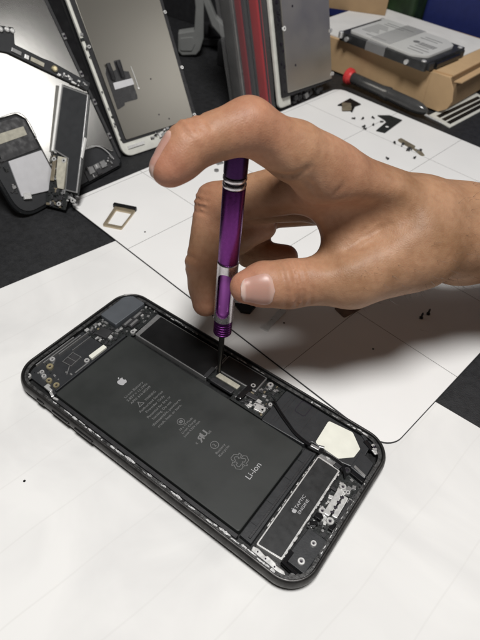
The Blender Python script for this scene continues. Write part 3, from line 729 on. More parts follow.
def skin_mat():
    m = M('skin', (.5,.3,.2), .5, 0, spec=.35)
    nt = m.node_tree; b = nt.nodes['Principled BSDF']; L = nt.links
    tc = nt.nodes.new('ShaderNodeTexCoord'); at = nt.nodes.new('ShaderNodeAttribute'); at.attribute_name = 'tint'
    n1 = nt.nodes.new('ShaderNodeTexNoise'); n1.inputs['Scale'].default_value = 60; n1.inputs['Detail'].default_value = 6
    n2 = nt.nodes.new('ShaderNodeTexNoise'); n2.inputs['Scale'].default_value = 420; n2.inputs['Detail'].default_value = 4
    for n in (n1, n2): L.new(tc.outputs['Object'], n.inputs['Vector'])
    r = nt.nodes.new('ShaderNodeValToRGB'); e = r.color_ramp.elements; e[0].position = .35; e[0].color = (.285,.155,.083,1); e[1].position = .65; e[1].color = (.415,.235,.138,1)
    L.new(n1.outputs['Fac'], r.inputs['Fac'])
    mx = nt.nodes.new('ShaderNodeMix'); mx.data_type = 'RGBA'; mx.inputs[7].default_value = (.47,.20,.135,1)
    L.new(at.outputs['Fac'], mx.inputs[0]); L.new(r.outputs['Color'], mx.inputs[6])
    r2 = nt.nodes.new('ShaderNodeValToRGB'); e = r2.color_ramp.elements; e[0].position = .36; e[0].color = (.88,.83,.81,1); e[1].position = .6; e[1].color = (1,1,1,1)
    L.new(n2.outputs['Fac'], r2.inputs['Fac'])
    m2 = nt.nodes.new('ShaderNodeMix'); m2.data_type = 'RGBA'; m2.blend_type = 'MULTIPLY'; m2.inputs[0].default_value = .7
    L.new(mx.outputs[2], m2.inputs[6]); L.new(r2.outputs['Color'], m2.inputs[7]); L.new(m2.outputs[2], b.inputs['Base Color'])
    v = nt.nodes.new('ShaderNodeTexVoronoi'); v.feature = 'DISTANCE_TO_EDGE'; v.inputs['Scale'].default_value = 1100; L.new(tc.outputs['Object'], v.inputs['Vector'])
    n3 = nt.nodes.new('ShaderNodeTexNoise'); n3.inputs['Scale'].default_value = 350; n3.inputs['Detail'].default_value = 7; L.new(tc.outputs['Object'], n3.inputs['Vector'])
    ad = nt.nodes.new('ShaderNodeMath'); ad.operation = 'MULTIPLY_ADD'; ad.inputs[1].default_value = .5; L.new(v.outputs['Distance'], ad.inputs[0]); L.new(n3.outputs['Fac'], ad.inputs[2])
    bp = nt.nodes.new('ShaderNodeBump'); bp.inputs['Distance'].default_value = .00022; bp.inputs['Strength'].default_value = .8
    L.new(ad.outputs[0], bp.inputs['Height']); L.new(bp.outputs['Normal'], b.inputs['Normal'])
    b.inputs['Subsurface Weight'].default_value = .14; b.inputs['Subsurface Radius'].default_value = (1.0,.35,.18); b.inputs['Subsurface Scale'].default_value = .0035
    return m
hloc = Vector((58,118,0))
me = bpy.data.meshes.new('hand'); me.from_pydata(((V-np.array(hloc))*S).tolist(), [], F.tolist()); me.materials.append(skin_mat())
me.polygons.foreach_set('use_smooth', [True]*len(me.polygons))
tint = np.zeros(len(V))
for n, rr_, a in (('I_tip',9,.8),('I_dip',9,.5),('I_mcp',16,.35),('I_pip',12,.55),('T_tip',11,.75),('T_ip',10,.45),('M_tip',9,.5),('M_pip',10,.55),('M_dip',8,.4),('R_tip',8,.5),('P_tip',8,.5)):
    tint = np.maximum(tint, a*np.exp(-((V-np.array(J[n][:3]))**2).sum(1)/(rr_**2*1.3)))
at = me.attributes.new('tint', 'FLOAT', 'POINT'); at.data.foreach_set('value', tint.astype(np.float32))
me.validate(); hand = bpy.data.objects.new('hand', me); C.objects.link(hand); hand.location = hloc*S
hand['label'] = 'bare right hand and wrist pinching the purple screwdriver, index finger bent over its cap'; hand['category'] = 'hand'
ORG['hand'] = tuple(hloc)

# fingernails laid on the finger tips
def sdf_of(cs, p):
    d = None
    for a, ra, c, rb in cs:
        v_ = float(cone_d(p[None].astype(np.float32), a, ra, c, rb)[0]); d = v_ if d is None else float(smin(np.float32(d), np.float32(v_), 3.2))
    return d
def nail(name, cs, base, tip, nrm, t0, t1, halfw, rad, lab=None):
    base = np.array(base, float); tip = np.array(tip, float); ax = (tip-base); ln = np.linalg.norm(ax); ax /= ln
    nv = np.array(nrm, float); nv -= ax*(nv @ ax); nv /= np.linalg.norm(nv); uv = np.cross(ax, nv)
    b = MB(); NS, NT = 14, 16; rows = []; 
    for lift_in in (0, 1):
        for j in range(NT+1):
            tt = j/NT
            # outline: rounded at the cuticle, gently curved at the free edge
            wsc = (1-(1-min(1, tt/.30))**2.2)**.5*.93+.07 if tt < .30 else 1.0
            if tt > .78: wsc *= (1-((tt-.78)/.24)**2.4)**.5
            row = []
            for i in range(NS+1):
                q = (i/NS*2-1); th = q*wsc*halfw/rad
                dirv = nv*math.cos(th)+uv*math.sin(th)
                o_ = base+ax*(t0+(t1-t0)*tt)
                lo, hi = 1.0, 14.0
                for _ in range(22):
                    m_ = (lo+hi)/2
                    if sdf_of(cs, o_+dirv*m_) < 0: lo = m_
                    else: hi = m_
                edge = (1-abs(q)**3)*min(1, tt/.08)*1.0
                # the nail's free end runs on straight instead of following the rounded tip
                ext = .0 if tt < .6 else (tt-.6)**2*3.2
                h_ = lo+(.42*edge+.05+ext if lift_in == 0 else -.5+ext*.6)
                row.append(o_+dirv*h_)
            rows.append(row)
    n = NS+1; vs = [tuple(p) for r_ in rows for p in r_]; fs = []; off = (NT+1)*n
    for j in range(NT):
        for i in range(NS): fs.append((j*n+i, j*n+i+1, (j+1)*n+i+1, (j+1)*n+i)); fs.append((off+j*n+i, off+(j+1)*n+i, off+(j+1)*n+i+1, off+j*n+i+1))
    for i in range(NS): fs.append((i, off+i, off+i+1, i+1)); fs.append((NT*n+i, NT*n+i+1, off+NT*n+i+1, off+NT*n+i))
    for j in range(NT): fs.append((j*n, (j+1)*n, off+(j+1)*n, off+j*n)); fs.append((j*n+NS, off+j*n+NS, off+(j+1)*n+NS, (j+1)*n+NS))
    b.add(vs, fs)
    o = b.build(name, NAIL, hand, smooth=50)
    tv_ = [j/NT for _l in (0,1) for j in range(NT+1) for i in range(n)]
    at = o.data.attributes.new('along', 'FLOAT', 'POINT'); at.data.foreach_set('value', tv_)
    return o
NAIL = M('nail', (.58,.33,.28), .36, 0, var=.06, vscale=80, spec=.5, bump=.02, bscale=500); NAIL.node_tree.nodes['Principled BSDF'].inputs['Subsurface Weight'].default_value = .2; NAIL.node_tree.nodes['Principled BSDF'].inputs['Subsurface Scale'].default_value = .002
RT = np.array((.80,.59,.06)); UPc = np.array((-.45,.52,.72)); TC = np.array((.39,-.61,.69))
nt = NAIL.node_tree; at_ = nt.nodes.new('ShaderNodeAttribute'); at_.attribute_name = 'along'; rp_ = nt.nodes.new('ShaderNodeValToRGB')
el = rp_.color_ramp.elements; el[0].position = 0; el[0].color = (.58,.38,.32,1); el[1].position = 1; el[1].color = (.62,.46,.40,1)
for p_, c_ in ((.10,(.52,.34,.28,1)),(.22,(.44,.25,.2,1)),(.84,(.46,.26,.21,1)),(.90,(.60,.42,.36,1))): e_ = rp_.color_ramp.elements.new(p_); e_.color = c_
nt.links.new(at_.outputs['Fac'], rp_.inputs['Fac']); nt.links.new(rp_.outputs['Color'], nt.nodes['Principled BSDF'].inputs['Base Color'])
nail('fingernail', fing['T'], J['T_ip'][:3], J['T_tip'][:3], TC*.95-UPc*.28, 7.6, 20.0, 6.3, 8.0)
nail('fingernail', fing['I'], J['I_dip'][:3], J['I_tip'][:3], -RT*.7+UPc*.62+TC*.12, 2.0, 16.0, 5.0, 6.0)

# fine dark hairs on the wrist and the back of the thumb base
me_h = hand.data; rh = random.Random(12); b = MB(); cnt_ = 0
axis_f = (Vector(J['g1'][:3])-Vector(J['w1'][:3])).normalized()
idxs = list(range(len(me_h.vertices))); rh.shuffle(idxs)
for i in idxs:
    p = me_h.vertices[i].co/S+hloc
    if not (38 < p.x < 120 and p.y-p.x*.9 < 80): continue
    nrm_ = me_h.vertices[i].normal
    if p.x < 56 and not (p.z < 80 and nrm_.y < 0): continue
    if rh.random() < .35: continue
    d0 = (nrm_*.55+axis_f*rh.uniform(.3,1.0)+Vector((rh.uniform(-.5,.5),rh.uniform(-.5,.5),rh.uniform(-.6,.3)))).normalized()
    ln_ = rh.uniform(2.0,4.6); q1 = p+d0*ln_*.5+nrm_*.25; q2 = p+d0*ln_+axis_f*.6
    b.tube([p-nrm_*.3, q1, q2], lambda t: .045*(1-.8*t), 3, 2); cnt_ += 1
    if cnt_ >= 420: break
hr = b.build('arm_hair', M('hair', (.035,.022,.015), .5), hand, smooth=0); hr['kind'] = 'stuff'


# ------------------------------------------------------------------ leaning display panels
def panel_frame(A, w, u): return frame(A, w, u)
FA = frame((-178.6,44,2), (-.0078,1,0), (-.5045,-.0039,.8634))
pa = thing('display_assembly', 'phone display with shiny metal backplate and black rim leaning at far left', 'phone display', (-178.6,88,0))
b = MB(); b.xf = FA; b.mat(0).prism(rpoly([(0,-2),(90,-2),(90,158),(-2,158)], [14,5,8,8], 10), -3.0, -.6, .4)
b.mat(1).prism(rpoly([(2.0,0),(89,0),(89,157),(0,157)], [12,4,8,8], 8), -.6, 0, .2); b.build('front_glass', [mt['glass'], mt['plastic2']], pa)
b = MB(); b.xf = FA; b.prism(rpoly([(36,13),(50,18.4),(66,18.8),(78,17),(86.5,8),(87.5,60),(88,150),(3,150),(5,60),(21,55.4),(32,54.6),(36,50),(36,38)], [5,4,6,8,2,2,4,4,3,5,4,2,1], 5), 0, 1.3, .25)
b.build('metal_backplate', mt['backplate'], pa)
b = MB(); b.xf = FA; b.prism(rpoly([(8,10.5),(26,6.5),(35.5,12),(35.6,30),(12,32)], .8, 3), 0, 1.1, .2); b.build('home_button_plate', mt['whiteplate'], pa)
b = MB(); b.xf = FA; b.prism(rpoly([(8.5,33),(35.2,31.5),(35.4,38),(35.2,50),(31,53),(10,54.5)], 1.0, 3), 0, .8, .2); b.build('button_bracket', mt['tape'], pa)
b = MB(); b.xf = FA; b.prism(rpoly([(11,42.6),(31.8,41.4),(32.3,46.6),(12,48.2)], .3, 2), .8, 1.1, .05); b.build('label', mt['beige'], pa)
for path in ([(20.5,55.9,1.4),(30,55.6,1.4),(35,53.4,1.4),(37,48,1.4),(36.8,39,1.4),(35.8,37.2,1.2)], [(36.4,20,1.3),(41,15,1.3),(47,14.6,1.3)], [(51,16.6,1.3),(60,18.9,1.4),(69.7,19.2,1.4),(77,16.4,1.4),(81,11,1.4),(83,5,1.4)]):
    b = MB(); b.xf = FA; b.tube(path, .35, 6, 5); b.build('plate_rim', mt['steelb'], pa)
for s_, t in ((89.4,85.8),(89.0,43.4),(88.2,20),(89.6,118),(89.0,62)):
    b = MB(); b.xf = FA; b.mat(0).cbox(s_, t, 2.2, 4.0, -.6, 2.2, 0, .4); b.mat(1).lathe([(.8,0),(.8,.5)], (s_-.2,t,2.1), n=10)
    b.build('edge_clip', [mt['steel'], mt['groove']], pa)
b = MB(); b.xf = FA; b.box(88.2,90.4,4,150,-.5,1.0,.3); b.build('side_rail', mt['chip'], pa)
b = MB(); b.xf = FA
clutter(b, 60,84,1.0,8, .2, 26, 55, .8, 4.2, (0,0,1,1,3), 2.0); b.mat(0).box(57,86,-.5,6.5,-.3,.6,.2)
for x in (62,67.5,73): b.mat(1).cbox(x,5.5,4.6,4.4,.3,1.9,0,.2)
clutter(b, 2.5,8.5,14,40, .2, 16, 56, .6, 2.4, (0,1,0,2), 1.2); b.mat(3).cbox(11.5,9.5,5,4,.2,1.8,-20,.3)
b.build('flex_components', CM, pa, smooth=25)

FB = frame((-186.8,142.5,1.5), (.2285,.9735,0), (-.5217,.1224,.8443))
pb = thing('display_assembly', 'white framed phone display showing dull grey backplate, behind the index finger', 'phone display', (-178,176,0))
b = MB(); b.xf = FB; b.prism(rpoly([(0,-2),(70,-2),(74,138),(0,138)], [8,8,8,8], 10), -2.2, 0, .5); b.build('front_frame', mt['offwhite'], pb)
b = MB(); b.xf = FB; b.prism(rpoly([(2.2,7.8),(70.6,7.8),(74.6,138.2),(2.0,136)], 1.5, 3), -.2, .6, .2); b.build('inner_frame', mt['plastic'], pb)
b = MB(); b.xf = FB; b.prism(rpoly([(5,9.4),(66.5,9.4),(72,132),(5.5,132)], 1.5, 3), -.2, 1.5, .25); b.build('metal_backplate', mt['backplateB'], pb)
b = MB(); b.xf = FB; b.prism(rpoly([(7.2,30.4),(13.6,32),(14.4,33.8),(25.3,33.8),(26,36),(26.0,53.1),(22.2,54),(22.6,62),(17.2,62),(17.0,56.5),(14.5,55.5),(13.8,59),(9.6,59),(8.0,55.5)], .5, 2), 1.5, 1.75, .08)
b.build('sensor_tape', mt['tape'], pb)
b = MB(); b.xf = FB; b.prism(rpoly([(10.5,43.6),(26.6,43.9),(26.6,48.2),(10.8,48.2)], .3, 2), 1.76, 2.0, .05); b.build('label', mt['whiteplate'], pb)
b = MB(); b.xf = FB
for x in (19.8, 12): b.tube([(x,50,2.2),(x-.2,56,2.8),(x-.1,61,2.4)], 1.6, 10, 5)
b.build('flex_connector', mt['plastic'], pb)
b = MB(); b.xf = FB; b.tube([(28.9,56,1.6),(29.2,48,1.6),(29.0,41.5,1.6)], .3, 6, 3); b.lathe([(.8,1.4),(.7,2.1)], (29,40.6,0), n=10); b.build('bent_wire', mt['steelb'], pb)
for x, y in ((45.5,14.6),(38.2,19.5),(41.4,44.6)):
    b = MB(); b.xf = FB; b.lathe([(.6,1.4),(.6,1.62)], (x,y,0), n=10); b.build('screw_hole', mt['groove'], pb)
b = MB(); b.xf = FB; clutter(b, 26,60,4.6,9.2, 0, 34, 61, .8, 3.6, (0,0,1,2,3), 1.9); clutter(b, .8,4.8,10,132, 0, 40, 62, .5, 2.4, (0,0,1,2), 1.5); clutter(b, 67.5,70.5,12,132, 0, 30, 63, .5, 2.2, (0,0,1,2), 1.5)
b.build('flex_components', CM, pb, smooth=25)
for x, y in ((70.8,47),(68.6,12),(71.5,86),(3.2,74)):
    b = MB(); b.xf = FB; b.screw(x, y, 1.0, 1.3, .8, 0, 1); b.build('edge_screw', [mt['steelb'], mt['groove']], pb)
for q in ((35,5.5,5,3,0,1.6,4,.2), (12,4,14,2.2,0,.8,0,.1)):
    b = MB(); b.xf = FB; b.cbox(*q); b.build('lower_bracket', mt['steelb'], pb)

FC = frame((-189.5,133.0,1.5), (.2285,.9735,0), (-.5217,.1224,.8443))
b = MB(); b.xf = FC; b.mat(0).prism(rpoly([(0,-2),(66,-2),(68,138),(-1,138)], [8,8,8,8], 10), -7.5, -4.2, .7); b.mat(1).prism(rpoly([(1.2,-.8),(65,-.8),(67,137),(.2,137)], 7, 8), -4.2, -3.8, .2)
single(b, 'display_assembly', [mt['glass'], mt['gloss']], 'black phone screen leaning behind the white framed display, only its dark edge showing', 'phone display')

FD = frame((-145,291,.5), (.1574,.9875,0), (-.2722,.0434,.9613))
pd_ = thing('display_assembly', 'phone display with white edge and brushed metal back standing next to the cardboard box', 'phone display', (-140,322,0))
b = MB(); b.xf = FD; b.prism(rpoly([(-3.6,0),(12,0),(12,140),(-3.6,140)], [5,1,1,5], 8), -2.4, 0, .9); b.build('white_edge', mt['offwhite'], pd_)
b = MB(); b.xf = FD; b.prism(rpoly([(0,8.5),(66.5,7.4),(67.5,140),(-.5,140)], 1.2, 3), -1.0, 2.6, .3); b.build('frame', mt['plastic'], pd_)
b = MB(); b.xf = FD; b.prism(rpoly([(5.8,11.5),(65.2,9.6),(66.4,138),(6.4,138)], 1.0, 3), 2.4, 3.6, .3); b.build('metal_backplate', mt['backplateD'], pd_)
for x, y in ((66.8,48.7),(66.6,13.5)):
    b = MB(); b.xf = FD; b.screw(x, y, 3.0, 1.7, 1.0, 0, 1); b.mat(0).cbox(x-1.8,y,2.4,2.4,3,4.2,0,.2); b.build('edge_screw', [mt['steelb'], mt['groove']], pd_)
b = MB(); b.xf = FD; b.screw(7.6,60.5,3.2,2.0,.5); b.build('white_button', mt['whitep'], pd_)
for x, y in ((19,74.7),(17.4,31)):
    b = MB(); b.xf = FD; b.lathe([(1.0,3.6),(1.0,3.68)], (x,y,0), n=10); b.build('screw_hole', mt['groove'], pd_)
b = MB(); b.xf = FD; clutter(b, 1,5.0,12,136, 2.4, 42, 71, .6, 2.2, (1,1,3), 1.3); b.build('side_components', [mt['steelb'], mt['groove'], mt['whitep'], mt['chip']], pd_)
b = MB(); b.xf = FD; clutter(b, 16,56,0.5,8.5, -1.5, 34, 72, .8, 4.5, (0,0,1,2,0), 3.0); b.build('flex_components', CM, pd_, smooth=25)

# red slabs in a clear sleeve, beside the white-edged display
for s0, th, mm, lab in ((-15.5,6.0,'red','red phone back standing on edge right beside the white-edged display'), (-33,3.6,'reddark','narrow red phone back standing on edge inside the clear sleeve')):
    b = MB(); b.xf = FD; b.mat(0).prism(rpoly([(s0,2),(s0+th,2),(s0+th,140),(s0,140)], 2.4, 6), -14, -2, 1.6); b.mat(1).box(s0+th*.34,s0+th*.62,4,139,-2.3,-1.6)
    single(b, 'phone_back', [mt[mm], mt['groove']], lab, 'phone back', 'red phone backs in the clear sleeve')
b = MB(); b.xf = FD; b.prism(rpoly([(-26.5,2),(-19.5,2),(-19.5,140),(-26.5,140)], 2.6, 6), -16, -5, 1.6); b.mat(1).box(-23.6,-22.6,4,138,-5.1,-4.6)
single(b, 'phone_back', [mt['plastic'], mt['gloss']], 'dark grey phone back standing on edge between two red ones', 'phone back')
b = MB(); b.xf = FD; b.prism(rpoly([(-43.5,2),(-37,2),(-37,140),(-43.5,140)], 3.0, 6), -12, -2, 2.4); b.mat(1).box(-41.4,-40.6,4,138,-2.1,-1.6)
single(b, 'phone_back', [mt['tube'], mt['tubel']], 'smoky grey phone back on edge, leftmost in the clear sleeve', 'phone back')
b = MB(); b.xf = FD
ringp = []
rs2 = random.Random(5)
for t in (0,10,25,45,70,100,142):
    ringp.append([(x+rs2.uniform(-.7,.7), t, z_+rs2.uniform(-1,1)) for x, z_ in ((-45.5,0),(-40,1.2),(-33,.4),(-26,1.3),(-18,.6),(-8.4,1.2),(-7.6,-2),(-7.6,-16),(-45.5,-15))])
b.loft(ringp)
single(b, 'plastic_sleeve', mt['film'], 'crinkled clear plastic sleeve wrapped round the red phone backs', 'plastic sleeve', smooth=60)

# grey plastic stand parts
FG = frame((-300,310,0), (.8,.6,0), (0,0,1))
g = thing('tool_stand', 'grey plastic stand with upright arms in the dark behind the screens', 'stand', (-280,325,0))
b = MB(); b.xf = FG; b.prism(rpoly([(15.6,21),(15.3,4),(19,.3),(33,1.5),(37,6),(40.4,17),(40.4,45),(38,90),(27.5,90),(32.5,44),(31.3,24)], 1.5, 4), -10, 0, 1.0)
b.prism(rpoly([(17.4,16.6),(30,18.6),(32,12),(29,5.4),(17.4,5)], 2, 4), 0, .9, .4); b.build('bracket', mt['greyp'], g)
b = MB(); b.xf = FG; b.prism(rpoly([(36,92),(44.4,92),(45,50),(52.1,35),(62,26.5),(68.4,33.8),(72.5,60),(76,60),(72.1,16.8),(64.5,11.2),(48,28),(38,52)], 1.5, 4), -16, -4, 1.0); b.build('arm', mt['greyp'], g)
b = MB(); b.xf = FG; b.box(30,90,0,8,-80,-30,1.5); b.box(44,58,8,20,-60,-30,2); b.build('base', mt['plastic'], g)

# ------------------------------------------------------------------ cardboard box, drive, tube, card
box = thing('cardboard_box', 'flat brown cardboard box with folded end flap, white sheet on top', 'box', (-100,440,0))
P0, P1 = Vector((-196,402,0)), Vector((-39,384.5,0)); ex = (P1-P0).normalized(); ey = Vector((-ex.y, ex.x, 0))
def bx_(s_, t): q = P0+ex*s_+ey*t; return (q.x, q.y)
Lb = (P1-P0).length
b = MB(); b.prism([bx_(0,0), bx_(Lb-3,0), bx_(Lb,4), bx_(Lb+2,120), bx_(0,120)], .2, 29.2); b.build('carton', mt['card'], box, bevel=.5)
b = MB(); b.xf = frame((*bx_(Lb-4,-.9), 0), (ex.x, ex.y, 0), (0,0,1))
b.prism(rpoly([(-12,.5),(4,.5),(11,5),(13.5,12),(11,22),(5,30.3),(-4,30.3),(-12,30.3)], [0,1,3,3,3,1,0,0], 4), -.7, .3, .1); b.build('end_flap', mt['card'], box)
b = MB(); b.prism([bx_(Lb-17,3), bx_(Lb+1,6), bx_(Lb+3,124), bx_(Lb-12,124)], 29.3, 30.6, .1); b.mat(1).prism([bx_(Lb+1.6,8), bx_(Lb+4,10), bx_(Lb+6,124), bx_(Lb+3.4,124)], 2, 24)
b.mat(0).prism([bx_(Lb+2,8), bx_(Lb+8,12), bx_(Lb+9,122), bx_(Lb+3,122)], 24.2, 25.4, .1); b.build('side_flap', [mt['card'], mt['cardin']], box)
b = MB(); b.prism([bx_(0,2.5), bx_(Lb-19,3.5), bx_(Lb-12,112), bx_(0,118)], 29.4, 30.8, .1); b.build('top_sheet', mt['foam'], box)

FH = frame((-152,392,31.0), (.985,-.172,0), (.172,.985,0))
hd = thing('hard_drive', 'small laptop hard drive with silver label lying on the cardboard box', 'hard drive', (-105,418,31))
b = MB(); b.xf = FH
b.prism(rpoly([(0,0),(94,0),(94,66),(0,66)], 2.2, 4), .2, 7.2, .4); b.mat(1).box(95.0,97.6,14,52,1.2,5.2,.3); b.mat(0).box(90,96,4,12,0.8,6.4,.5); b.box(90,96,56,62,.8,6.4,.5)
for y in (16,22,28,34,40,46): b.mat(1).box(93.9,95.6,y,y+3,2,4.2)
b.build('drive_body', [mt['drive'], mt['gloss']], hd)
b = MB(); b.xf = FH; b.prism(rpoly([(7,5),(50,4),(76,3),(88,12),(88,55),(76,63),(7,63)], [4,8,12,8,8,8,4], 6), 7.2, 9.4, .3); b.build('top_cover', mt['drivelab'], hd)
b = MB(); b.xf = FH; b.lathe([(3.2,9.4),(3.2,9.5)], (62,33,0), n=20)
for k_ in range(15): b.box(66+k_*1.1,66.5+k_*1.1+(k_%3)*.12,28,36,9.38,9.46)
for k_ in range(9): b.box(12,12+10+(k_*7)%9,17+k_*3.1,17.9+k_*3.1,9.38,9.46)
for y, x0, x1 in ((52,16,46),(47,16,38),(12,66,82),(18,64,84),(24,66,80),(50,60,78),(45,58,76),(10,22,44)): b.box(x0,x1,y,y+1.2,9.38,9.46)
b.build('label_print', mt['print'], hd, smooth=0)
for x, y in ((2.5,-1.0),(2.5,64),(90,3),(91,61)):
    b = MB(); b.xf = FH; b.lathe([(2.3,3.0),(2.3,7.6),(1.6,8.2),(1.0,8.2)], (x,y,0), n=14); b.build('corner_screw', mt['steelb'], hd)
for x in (10,76):
    b = MB(); b.xf = FH; b.lathe([(2.0,0),(2.0,2.2),(1.2,2.3)], (x,-.3,3.4), (0,-1,0), 14); b.build('side_screw', mt['steelb'], hd)
b = MB(); b.xf = FH; b.loft([[(x,-.5,.3),(x,-.4,7.6),(x,3.6,7.8),(x,5.6,9.75),(x,64,9.75),(x,66.5,7.6)] for x in (31,41,52)], closed=False)
b.build('clear_tape', mt['cleartape'], hd, smooth=50)

FT = frame((-127,379,7.2), (.985,-.172,0), (0,0,1))
tv = Vector((.982,-.185,-.02)).normalized(); to = Vector((-126,378.5,7.6))
t_ = thing('marker_tube', 'dark translucent tube with red cap lying in front of the cardboard box', 'tube', tuple(to-Vector((0,0,7.6))))
b = MB(); b.lathe([(4.6,2.0),(5.0,3),(5.1,36),(5.5,38),(5.9,41),(6.1,42),(6.1,44),(5.4,45),(5.5,72),(4.8,78),(3.0,83),(1.4,85)], to, tv, 28); b.build('tube_body', mt['tube'], t_)
b = MB(); b.lathe([(3.0,-5),(6.6,-4.6),(7.4,-3.6),(7.4,-.6),(6.2,.4),(5.5,2.4)], to, tv, 28); b.build('cap', mt['redcap'], t_)
b = MB(); b.lathe([(1.1,84),(1.0,94),(.5,101),(.15,103)], to, Vector((.982,-.185,-.055)).normalized(), 12); b.build('tip', mt['steelb'], t_)
b = MB(); b.mat(0).prism([(-43,372),(-19.7,362.5),(-6,440),(-28,452)], -1.2, -.5)
b.mat(1)
for k in (.12,.42,.7):
    a = Vector((-40,377,0)).lerp(Vector((-20,368,0)), k); c = Vector((-26,446,0)).lerp(Vector((-8,437,0)), k)
    e = Vector((4.2,-1.8,0)); b.add([(a.x,a.y,-.46),((a+e).x,(a+e).y,-.46),((c+e).x,(c+e).y,-.46),(c.x,c.y,-.46)], [(0,1,2,3)])
single(b, 'striped_card', [mt['offwhite'], mt['gloss']], 'white card with thick black stripes beside the cardboard box flap', 'card', smooth=0)

b = MB(); b.prism(rrect(-128,240,535,640,5,4), 0, 190, 1.5)
b.mat(1); b.prism(rrect(-129,241,534,641,5,4), 62, 64)
single(b, 'storage_case', [mt['navy'], mt['gloss']], 'large dark blue case standing behind the hard drive at right', 'case')
b = MB(); b.prism(rrect(-360,-190,548,640,5,4), 0, 170, 1.5)
single(b, 'storage_case', mt['navy'], 'dark blue case behind the silver display, left of the green cloth', 'case')
b = MB(); b.prism(rpoly([(-176,520),(-130,512),(-126,560),(-180,570)], 6, 4), 0, 120, 3)
single(b, 'green_cloth', mt['green'], 'dark green bundle between the two blue cases', 'cloth')
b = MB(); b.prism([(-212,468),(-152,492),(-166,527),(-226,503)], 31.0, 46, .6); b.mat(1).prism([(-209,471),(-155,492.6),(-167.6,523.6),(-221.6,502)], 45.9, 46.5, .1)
single(b, 'small_carton', [mt['cardin'], mt['card']], 'small tan carton on the cardboard box behind the hard drive, cut by the top edge', 'carton')

# dark clutter on the bench behind the screens
b = MB(); b.prism(rrect(-420,-235,405,520,8,4), -1, 90, 3); single(b, 'tool_case', mt['plastic'], 'black tool case in the dark behind the grey stand', 'case')
b = MB(); b.prism(rrect(-250,-200,330,378,6,4), -1, 22, 3); single(b, 'black_box', mt['plastic'], 'low black box on the bench between stand and red phone backs', 'box')

# ------------------------------------------------------------------ loose parts on the mat
sim = thing('sim_tray', 'champagne metal card tray lying near the mat corner', 'card tray', (-136,86,0))
b = MB()
outer = rpoly([(-145.0,92.3),(-131.8,97.6),(-124.6,77.8),(-136.2,73.0)], [.6,.6,1.6,1.6], 4)
inner = rpoly([(-140.9,90.2),(-131.6,93.8),(-127.0,80.4),(-135.2,77.4)], 1.0, 4)
n_ = len(outer); 
def ringprism(mb, o_, i_, z0, z1):
    n = len(o_)
    vs = [(x,y,z1) for x,y in o_]+[(x,y,z1) for x,y in i_]+[(x,y,z0) for x,y in o_]+[(x,y,z0) for x,y in i_]
    fs = []
    for k in range(n):
        j = (k+1) % n
        fs += [(k,j,n+j,n+k), (2*n+k,3*n+k,3*n+j,2*n+j), (k,2*n+k,2*n+j,j), (n+k,n+j,3*n+j,3*n+k)]
    mb.add(vs, fs)
ringprism(b, rpoly([(-145.0,92.3),(-131.8,97.6),(-124.6,77.8),(-136.2,73.0)], 1.0, 4), rpoly([(-141.8,90.2),(-131.6,94.2),(-126.3,79.6),(-135.3,75.9)], .8, 4), .02, 1.3)
b.build('tray_frame', mt['simgold'], sim)
b = MB(); b.prism(rpoly([(-147.2,94.0),(-132.6,99.9),(-131.6,97.5),(-146.2,91.6)], .5, 3), .02, 2.6, .3); b.build('tray_face', mt['gloss'], sim)
b = MB(); b.prism([(-142.6,93.2),(-132.6,97.0),(-132.0,95.4),(-142.0,91.6)], 1.3, 1.45, .03); b.build('seal', mt['simgold'], sim)

b = MB(); b.prism(rpoly([(-112.4,330.2),(-110.8,351.5),(-97.4,347.3),(-99.4,339.8),(-95.7,327.1),(-100,330),(-101.5,338),(-107,341),(-108.5,333)], .5, 2), .02, .9, .1)
b.mat(1).prism(rpoly([(-111,336),(-104,340),(-97.5,329),(-103.5,323)], 1.0, 3), .9, 2.2, .3)
single(b, 'camera_bracket', [mt['gloss'], mt['tan_chip']], 'black wire bracket with a gold chip lying on the mat before the red cap', 'bracket')
b = MB(); b.prism(rpoly([(-76.5,337.5),(-68.6,345),(-55.9,344.2),(-57.0,312.5),(-64.4,310.5),(-64.9,331.5),(-68,334)], .4, 2), .02, .8, .1); b.mat(1).lathe([(1.4,.8),(1.4,.86)], (-60.3,323,0), n=12)
single(b, 'metal_shield', [mt['pcb'], mt['whitep']], 'black bent shield plate lying on the mat in front of the tube', 'shield plate')
b = MB(); b.mat(0).prism(rpoly([(-43.2,307.6),(-42.0,311.0),(-27.4,306.4),(-28.8,302.4)], .3, 2), .02, 1.8, .2); b.prism([(-28.6,304.6),(-28.0,303.0),(-18.5,297.6),(-16.4,299.4),(-20,303)], .02, .8, .1)
clutter(b, -41,-18,300,305, .2, 14, 81, .6, 2.2, (1,2), 1.4)
single(b, 'connector_strip', [mt['tan_chip'], mt['steel'], mt['chip']], 'narrow dark connector strip lying on the mat above the wrist', 'connector')
b = MB(); b.mat(1).prism(rpoly([(-8.4,66.6),(-5.2,67.6),(-5.4,83.0),(-7.4,84.2),(-9.4,82.4)], .5, 3), .05, .5, .08)
b.mat(1).prism(rpoly([(-9.6,63.6),(-4.6,64.2),(-5.0,67.6),(-9.0,67.0)], .4, 2), .05, .9, .1); b.mat(0).lathe([(1.2,.05),(1.2,.6)], (-6.2,86.0,0), n=14)
single(b, 'flex_strip', [mt['steel'], mt['steelb']], 'thin silver strip on the mat in the shadow under the thumb', 'metal strip')
b = MB(); b.prism(rpoly([(13.6,102.2),(21.6,99.2),(25.8,112.4),(20.8,113.4),(15.2,107.5)], 1.2, 3), .03, .4, .05)
single(b, 'foil_piece', mt['bronze'], 'bronze foil scrap at a grid line crossing below the thumb', 'foil')
